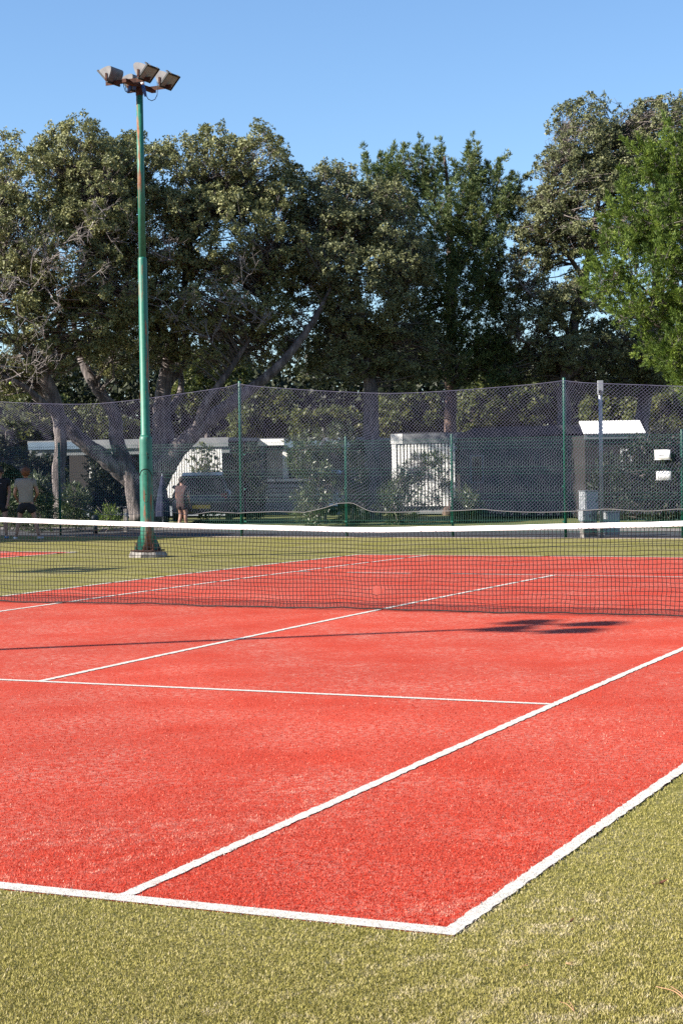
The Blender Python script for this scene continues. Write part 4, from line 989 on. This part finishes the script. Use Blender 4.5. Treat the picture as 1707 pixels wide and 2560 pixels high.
# two paper notices on the fence
def notice(label, x0, x1, y0, y1, Y, text=None):
    d = (Y-CAM[1])/((PT((x0+x1)/2, (y0+y1)/2, 1.)-CAM)[1]); c = PT((x0+x1)/2, (y0+y1)/2, d)
    w_, h_ = (x1-x0)*PX(d)*1.06, (y1-y0)*PX(d)
    o = empty('paper_notice', c, 0, label, 'notice', 'paper notices on the fence')
    n = 8; vs = []
    for i in range(n+1):
        u = -.5+i/n
        for zz in (-.5, .5): vs.append((u*w_, -.004*math.cos(u*5)-.003*zz, zz*h_))
    b = MB(); b.add(vs, [(2*i, 2*i+2, 2*i+3, 2*i+1) for i in range(n)], True); sh = b.build('sheet', M['paper'], o)
    md = sh.modifiers.new('thick', 'SOLIDIFY'); md.thickness = .0008
    for zz in (-.5, .5):
        MB().tube([(-.5*w_-.02, .0, zz*h_*.96), (.5*w_+.02, .0, zz*h_*.96)], .003, 4).build('tie', M['white_plastic'], o)
    if text:
        cu = bpy.data.curves.new('lettering', 'FONT'); cu.body = text; cu.size = .052; cu.align_x = 'CENTER'; cu.align_y = 'CENTER'; cu.extrude = .0004; cu.resolution_u = 3
        tmp = bpy.data.objects.new('lettering_tmp', cu); col.objects.link(tmp); bpy.context.view_layer.update()
        me = bpy.data.meshes.new_from_object(tmp.evaluated_get(bpy.context.evaluated_depsgraph_get())); bpy.data.objects.remove(tmp)
        me.materials.clear(); me.materials.append(M['ink'])
        lo = bpy.data.objects.new('lettering', me); col.objects.link(lo); lo.parent = o; lo.rotation_euler = (math.pi/2, 0, 0); lo.location = (-.015, -.0085, -.012)
notice('upper white paper notice reading TEREN 2 on the fence', 1503, 1537, 1033, 1056, FY-.2, 'TEREN 2')
notice('lower blank white paper notice behind the fence wires', 1506, 1539, 1081.6, 1102.7, FY-.012)

# ------------------------------------------------------------------ people
M['skin'] = mat('skin', (.42, .22, .15), (.48, .27, .19), 6, .55)
M['hair_red'] = mat('curly auburn hair', (.10, .035, .014), (.26, .10, .04), 40, .7, .8)
M['hair_dark'] = mat('dark hair', (.03, .02, .015), (.06, .04, .03), 40, .7, .5)
M['tee_grey'] = mat('grey beige shirt', (.29, .265, .23), (.36, .33, .285), 5, .9, .3)
M['cloth_black'] = mat('black cloth', (.012, .012, .016), (.022, .022, .028), 8, .9, .3)
M['dress_pink'] = mat('dusky pink cloth', (.065, .036, .036), (.10, .052, .05), 6, .9, .3)  # pink darkened to carry the shade behind the fence
M['shoe_white'] = mat('white trainer', (.62, .62, .64), rough=.6)
M['shoe_blue'] = mat('blue trainer', (.08, .22, .45), rough=.6)
M['ball'] = mat('tennis ball felt', (.42, .58, .05), (.5, .66, .08), 60, .9, .4)
def skin(name, chains, mt, parent, sub=2):
    """chains: lists of (x, y, z, radius); chains that share a point are joined there"""
    key, vs, es, rs = {}, [], [], []
    for ch in chains:
        prev = None
        for x, y, z, r in ch:
            k = (round(x, 3), round(y, 3), round(z, 3))
            if k not in key: key[k] = len(vs); vs.append((x, y, z)); rs.append(r)
            if prev is not None and prev != key[k]: es.append((prev, key[k]))
            prev = key[k]
    me = bpy.data.meshes.new(name); me.from_pydata(vs, es, [])
    o = bpy.data.objects.new(name, me); col.objects.link(o)
    md = o.modifiers.new('skin', 'SKIN'); md.use_smooth_shade = True
    if not me.skin_vertices: me.skin_vertices.new()
    for i, r in enumerate(rs):
        r = r if hasattr(r, '__len__') else (r, r); me.skin_vertices[0].data[i].radius = r
    me.skin_vertices[0].data[0].use_root = True
    sb = o.modifiers.new('sub', 'SUBSURF'); sb.levels = sub; sb.render_levels = sub
    bpy.context.view_layer.update()
    m2 = bpy.data.meshes.new_from_object(o.evaluated_get(bpy.context.evaluated_depsgraph_get())); m2.name = name
    bpy.data.objects.remove(o); m2.materials.clear(); m2.materials.append(mt)
    q = bpy.data.objects.new(name, m2); col.objects.link(q); q.parent = parent; return q
def blob(name, c, r, mt, parent, n=14, bumpy=0., seed=0, cut=None):
    rng = random.Random(seed); vs = []; m = n//2+2
    for i in range(m+1):
        th = math.pi*i/m
        for j in range(n):
            ph = 2*math.pi*j/n; k = 1+bumpy*rng.uniform(-1, 1)
            vs.append((c[0]+r[0]*k*math.sin(th)*math.cos(ph), c[1]+r[1]*k*math.sin(th)*math.sin(ph), c[2]+r[2]*k*math.cos(th)))
    b = MB(); b.add(vs, [(i*n+j, i*n+(j+1) % n, (i+1)*n+(j+1) % n, (i+1)*n+j) for i in range(m) for j in range(n)], True)
    return b.build(name, mt, parent)
def hand(side, w_, d_, curl=1.):
    """finger chains from the wrist w_ pointing along d_ (local x, y, z)"""
    w_ = np.array(w_); d_ = norm(np.array(d_, float)); s_ = norm(np.cross(d_, np.array([0, 1., 0])))*side; n_ = np.cross(d_, s_)
    ch = []; palm = w_+d_*.07
    ch.append([(*w_, .026), (*palm, (.034, .02))])
    for i, (o, l) in enumerate(((-.026, .058), (-.009, .07), (.009, .066), (.026, .052))):
        a = palm+s_*o+d_*.012; b = a+d_*l*.5+n_*.012*curl; c = b+d_*l*.35+n_*.03*curl
        ch.append([(*palm, (.034, .02)), (*a, .0095), (*b, .009), (*c, .0075)])
    t0 = w_+d_*.03+s_*.03; t1 = t0+d_*.03+s_*.022+n_*.012; t2 = t1+d_*.026+n_*.01
    ch.append([(*w_, .026), (*t0, .011), (*t1, .0095), (*t2, .008)])
    return ch
def person(label, loc, rz, J, cols, hair, shoe, face=False):
    root = empty('person', loc, rz, label, 'person')
    hip, ch_, nk, hd = J['hip'], J['chest'], J['neck'], J['head']
    P = lambda k, r: (*J[k], r)
    mid = tuple((np.array(hip)+np.array(ch_))/2)
    sh_l, sh_r = J['sh_l'], J['sh_r']
    chains = [[(*hip, (.12, .08)), (*mid, (.115, .075)), (*ch_, (.13, .08)), (*nk, .05), (*(np.array(nk)*.45+np.array(hd)*.55), .06), (*hd, (.082, .095)), (*(np.array(hd)+np.array([0, 0, .06])), (.07, .085))]]
    for s in ('l', 'r'):
        chains.append([(*ch_, (.13, .08)), P('sh_'+s, .055), P('el_'+s, .042), P('wr_'+s, .027)])
        chains += hand(-1 if s == 'l' else 1, J['wr_'+s], np.array(J['wr_'+s])-np.array(J['el_'+s]))
        chains.append([(*hip, (.12, .08)), P('th_'+s, .082), P('kn_'+s, .056), P('cf_'+s, .054), P('an_'+s, .036), P('to_'+s, (.036, .026))])
    skin('body', chains, M['skin'], root)
    for s in (-1, 1): blob('ear', (hd[0]+s*.083, hd[1]-.005, hd[2]+.0), (.014, .026, .034), M['skin'], root, 8)
    f = 1 if J.get('fwd', 1) > 0 else -1
    blob('nose', (hd[0], hd[1]+f*.10, hd[2]), (.014, .018, .022), M['skin'], root, 8)
    for s in (-1, 1): blob('eye', (hd[0]+s*.032, hd[1]+f*.083, hd[2]+.025), (.013, .010, .010), M['hole'], root, 8)
    b = MB(); b.box((hd[0], hd[1]+f*.094, hd[2]-.042), (.045, .012, .010)); b.build('mouth', M['dress_pink'], root)
    # shirt: torso and sleeves
    top, low = cols
    hem = np.array(hip)+np.array([0, 0, J.get('hem', -.02)])
    sc_ = [[(*(hem-np.array([0, 0, .03])), (.185, .135)), (*hem, (.182, .132)), (*mid, (.178, .125)), (*ch_, (.195, .135)), (*(np.array(ch_)+np.array([0, 0, .09])), (.16, .115)), (*(np.array(nk)+np.array([0, 0, .0])), (.075, .075))]]
    for s in ('l', 'r'):
        a, e = np.array(J['sh_'+s]), np.array(J['el_'+s]); sc_.append([(*ch_, (.195, .135)), (*a, .092), (*(a*.45+e*.55), .078)])
    skin('shirt', sc_, M[top], root)
    sc_ = []
    for s in ('l', 'r'):
        t_, k_ = np.array(J['th_'+s]), np.array(J['kn_'+s]); sc_.append([(*hip, (.185, .14)), (*t_, (.135, .125)), (*(t_*.35+k_*.65), (.125, .12))])
    sc_[0].insert(0, (*(np.array(hip)+np.array([0, 0, .06])), (.17, .125)))
    skin('shorts', sc_, M[low], root)
    mh, big = hair
    blob('hair', (hd[0], hd[1]-f*.018, hd[2]+.045), (.098*big, .108*big, .10*big), M[mh], root, 18, .07 if big > 1.05 else .03, 3)
    for s in ('l', 'r'):
        a, t_ = np.array(J['an_'+s]), np.array(J['to_'+s]); v = t_-a; v[2] = 0
        q = skin('shoe', [[(*(a-v*.35+np.array([0, 0, -.035])), (.042, .036)), (*(a+v*.2+np.array([0, 0, -.035])), (.048, .042)), (*(a+v*1.1+np.array([0, 0, -.042])), (.048, .03))]], M[shoe], root)
        if s: skin('sock', [[(*a, .043), (*(a*.72+np.array(J['cf_'+s])*.28), .046)]], M['cloth_black'], root, 1)
    return root
# player in grey, seen from behind, looking up at the ball (local y points away from the camera)
person('player in grey shirt and black shorts seen from behind looking up', LOC(61, 41.2), YAW, dict(
    hip=(.0, 0, .89), chest=(.0, -.02, 1.26), neck=(.0, 0, 1.415), head=(.01, -.035, 1.535), fwd=1, hem=-.01,
    sh_l=(-.185, -.02, 1.35), el_l=(-.265, .0, 1.07), wr_l=(-.225, .17, .93), sh_r=(.185, -.02, 1.35), el_r=(.275, .0, 1.08), wr_r=(.17, .15, .96),
    th_l=(-.11, 0, .82), kn_l=(-.17, .05, .47), cf_l=(-.20, .02, .34), an_l=(-.255, 0, .085), to_l=(-.30, .13, .05),
    th_r=(.11, 0, .82), kn_r=(.19, .04, .47), cf_r=(.225, .02, .34), an_r=(.275, 0, .085), to_r=(.35, .13, .05)), ('tee_grey', 'cloth_black'), ('hair_red', 1.13), 'shoe_white')
# player in black, cut by the left edge, facing the camera with a ball in the hand
pr = person('player in black holding a tennis ball at the left edge', LOC(1, 41.8), YAW, dict(
    hip=(0, 0, .90), chest=(0, 0, 1.28), neck=(0, 0, 1.44), head=(0, -.01, 1.56), fwd=-1, hem=-.06,
    sh_l=(-.19, 0, 1.37), el_l=(-.23, .0, 1.08), wr_l=(-.22, -.05, .83), sh_r=(.19, 0, 1.37), el_r=(.225, 0, 1.09), wr_r=(.19, -.07, .85),
    th_l=(-.10, 0, .83), kn_l=(-.10, -.02, .48), cf_l=(-.10, 0, .35), an_l=(-.10, 0, .085), to_l=(-.13, -.14, .05),
    th_r=(.10, 0, .83), kn_r=(.12, -.02, .48), cf_r=(.125, 0, .35), an_r=(.13, 0, .085), to_r=(.17, -.14, .05)), ('cloth_black', 'cloth_black'), ('hair_dark', 1.0), 'shoe_blue')
MB().box((.05, -.132, 1.31), (.03, .004, .012)).build('shirt_badge', M['shoe_white'], pr)
person('person in dusky pink standing beside the dark car behind the fence', LOC(419, 47.5), YAW-.5, dict(
    hip=(0, 0, .70), chest=(0, 0, 1.0), neck=(0, 0, 1.14), head=(0, .01, 1.24), fwd=1, hem=-.12,
    sh_l=(-.15, 0, 1.07), el_l=(-.19, .02, .84), wr_l=(-.16, .1, .66), sh_r=(.15, 0, 1.07), el_r=(.2, .0, .84), wr_r=(.17, .08, .66),
    th_l=(-.08, 0, .64), kn_l=(-.08, .05, .37), cf_l=(-.08, .02, .27), an_l=(-.09, -.05, .085), to_l=(-.09, .06, .05),
    th_r=(.08, 0, .64), kn_r=(.09, .02, .37), cf_r=(.09, 0, .27), an_r=(.1, .05, .085), to_r=(.1, .16, .05)), ('dress_pink', 'dress_pink'), ('hair_dark', .95), 'shoe_white')
def ball(label, p, r=.033):
    o = blob('tennis_ball', (0, 0, 0), (r, r, r), M['ball'], None, 16); o.location = p; tag(o, label, 'ball', 'tennis balls')
    MB().tube([(r*1.01*math.cos(a)*math.cos(.5*math.sin(2*a)), r*1.01*math.sin(a)*math.cos(.5*math.sin(2*a)), r*1.01*math.sin(.5*math.sin(2*a))) for a in np.linspace(0, 2*math.pi, 33)], .0015, 4).build('seam', M['shoe_white'], o)
wr = np.array([.185, -.075, .755]); lw = LOC(1, 41.8)
ball('yellow tennis ball held in the hand of the player in black', tuple(np.array(lw)+wr[0]*RG+wr[1]*FG+np.array([0, 0, wr[2]])))
ball('yellow tennis ball flying high above the netting at the left', tuple(PT(25, 880, 40)))

# ------------------------------------------------------------------ litter on the turf
M['needle'] = mat('dry pine needle', (.50, .27, .13), (.62, .36, .19), 20, .7)
M['dry_leaf'] = mat('dry brown leaf', (.22, .09, .05), (.36, .16, .09), 20, .8)
def gpt(x, y):
    r_ = PT(x, y, 1.)-CAM; t = (0.012-CAM[2])/r_[2]; return CAM+t*r_
def needle(label, ends, r=.0014):
    P = [gpt(*e) for e in ends]; o = empty('pine_needle', tuple(P[0]), 0, label, 'pine needle', 'dry litter on the turf')
    q = catmull([p-P[0]+np.array([0, 0, .004*math.sin(i)]) for i, p in enumerate(P)], 5)
    MB().tube(q, [r*(1.2-.7*i/len(q)) for i in range(len(q))], 5).build('stalk', M['needle'], o)
    k = len(q); MB().tube([q[0], q[k//3]+np.array([.004, .012, .001]), q[2*k//3]+np.array([.006, .03, 0])], r*.8, 5).build('second_stalk', M['needle'], o)
needle('long forked dry pine needle on the green turf at the right edge', [(1572, 2295), (1545, 2278), (1505, 2268)], .0022)
needle('short curved dry pine needle on the green turf near the bottom', [(1318, 2322), (1300, 2308), (1284, 2303)])
needle('tiny dry pine needle on the red court near the far right', [(1490, 1792), (1500, 1797), (1516, 1799)])
needle('dry pine needle outside the court corner line', [(1298, 2212), (1306, 2216), (1316, 2217)])
needle('thin dry pine needle just inside the right doubles line', [(1195, 2221), (1204, 2219), (1212, 2220)])
def dry_leaf(label, x, y, L=.05):
    p = gpt(x, y); o = empty('dry_leaf', tuple(p), .8, label, 'dry leaf', 'dry litter on the turf')
    b = MB(); b.add([(0, 0, .004), (L*.3, L*.16, .012), (L, 0, .02), (L*.3, -L*.16, .010), (L*.35, 0, .002)], [(0, 1, 4), (1, 2, 4), (2, 3, 4), (3, 0, 4)]); b.build('blade', M['dry_leaf'], o)
    MB().tube([(0, 0, .004), (-L*.5, L*.1, .008)], .0012, 4).build('stem', M['dry_leaf'], o)
dry_leaf('brown dry leaf on the green turf beyond the right sideline', 1510, 2032)
dry_leaf('small pinkish dry leaf below the court corner', 1306, 2120, .025)
#MORE
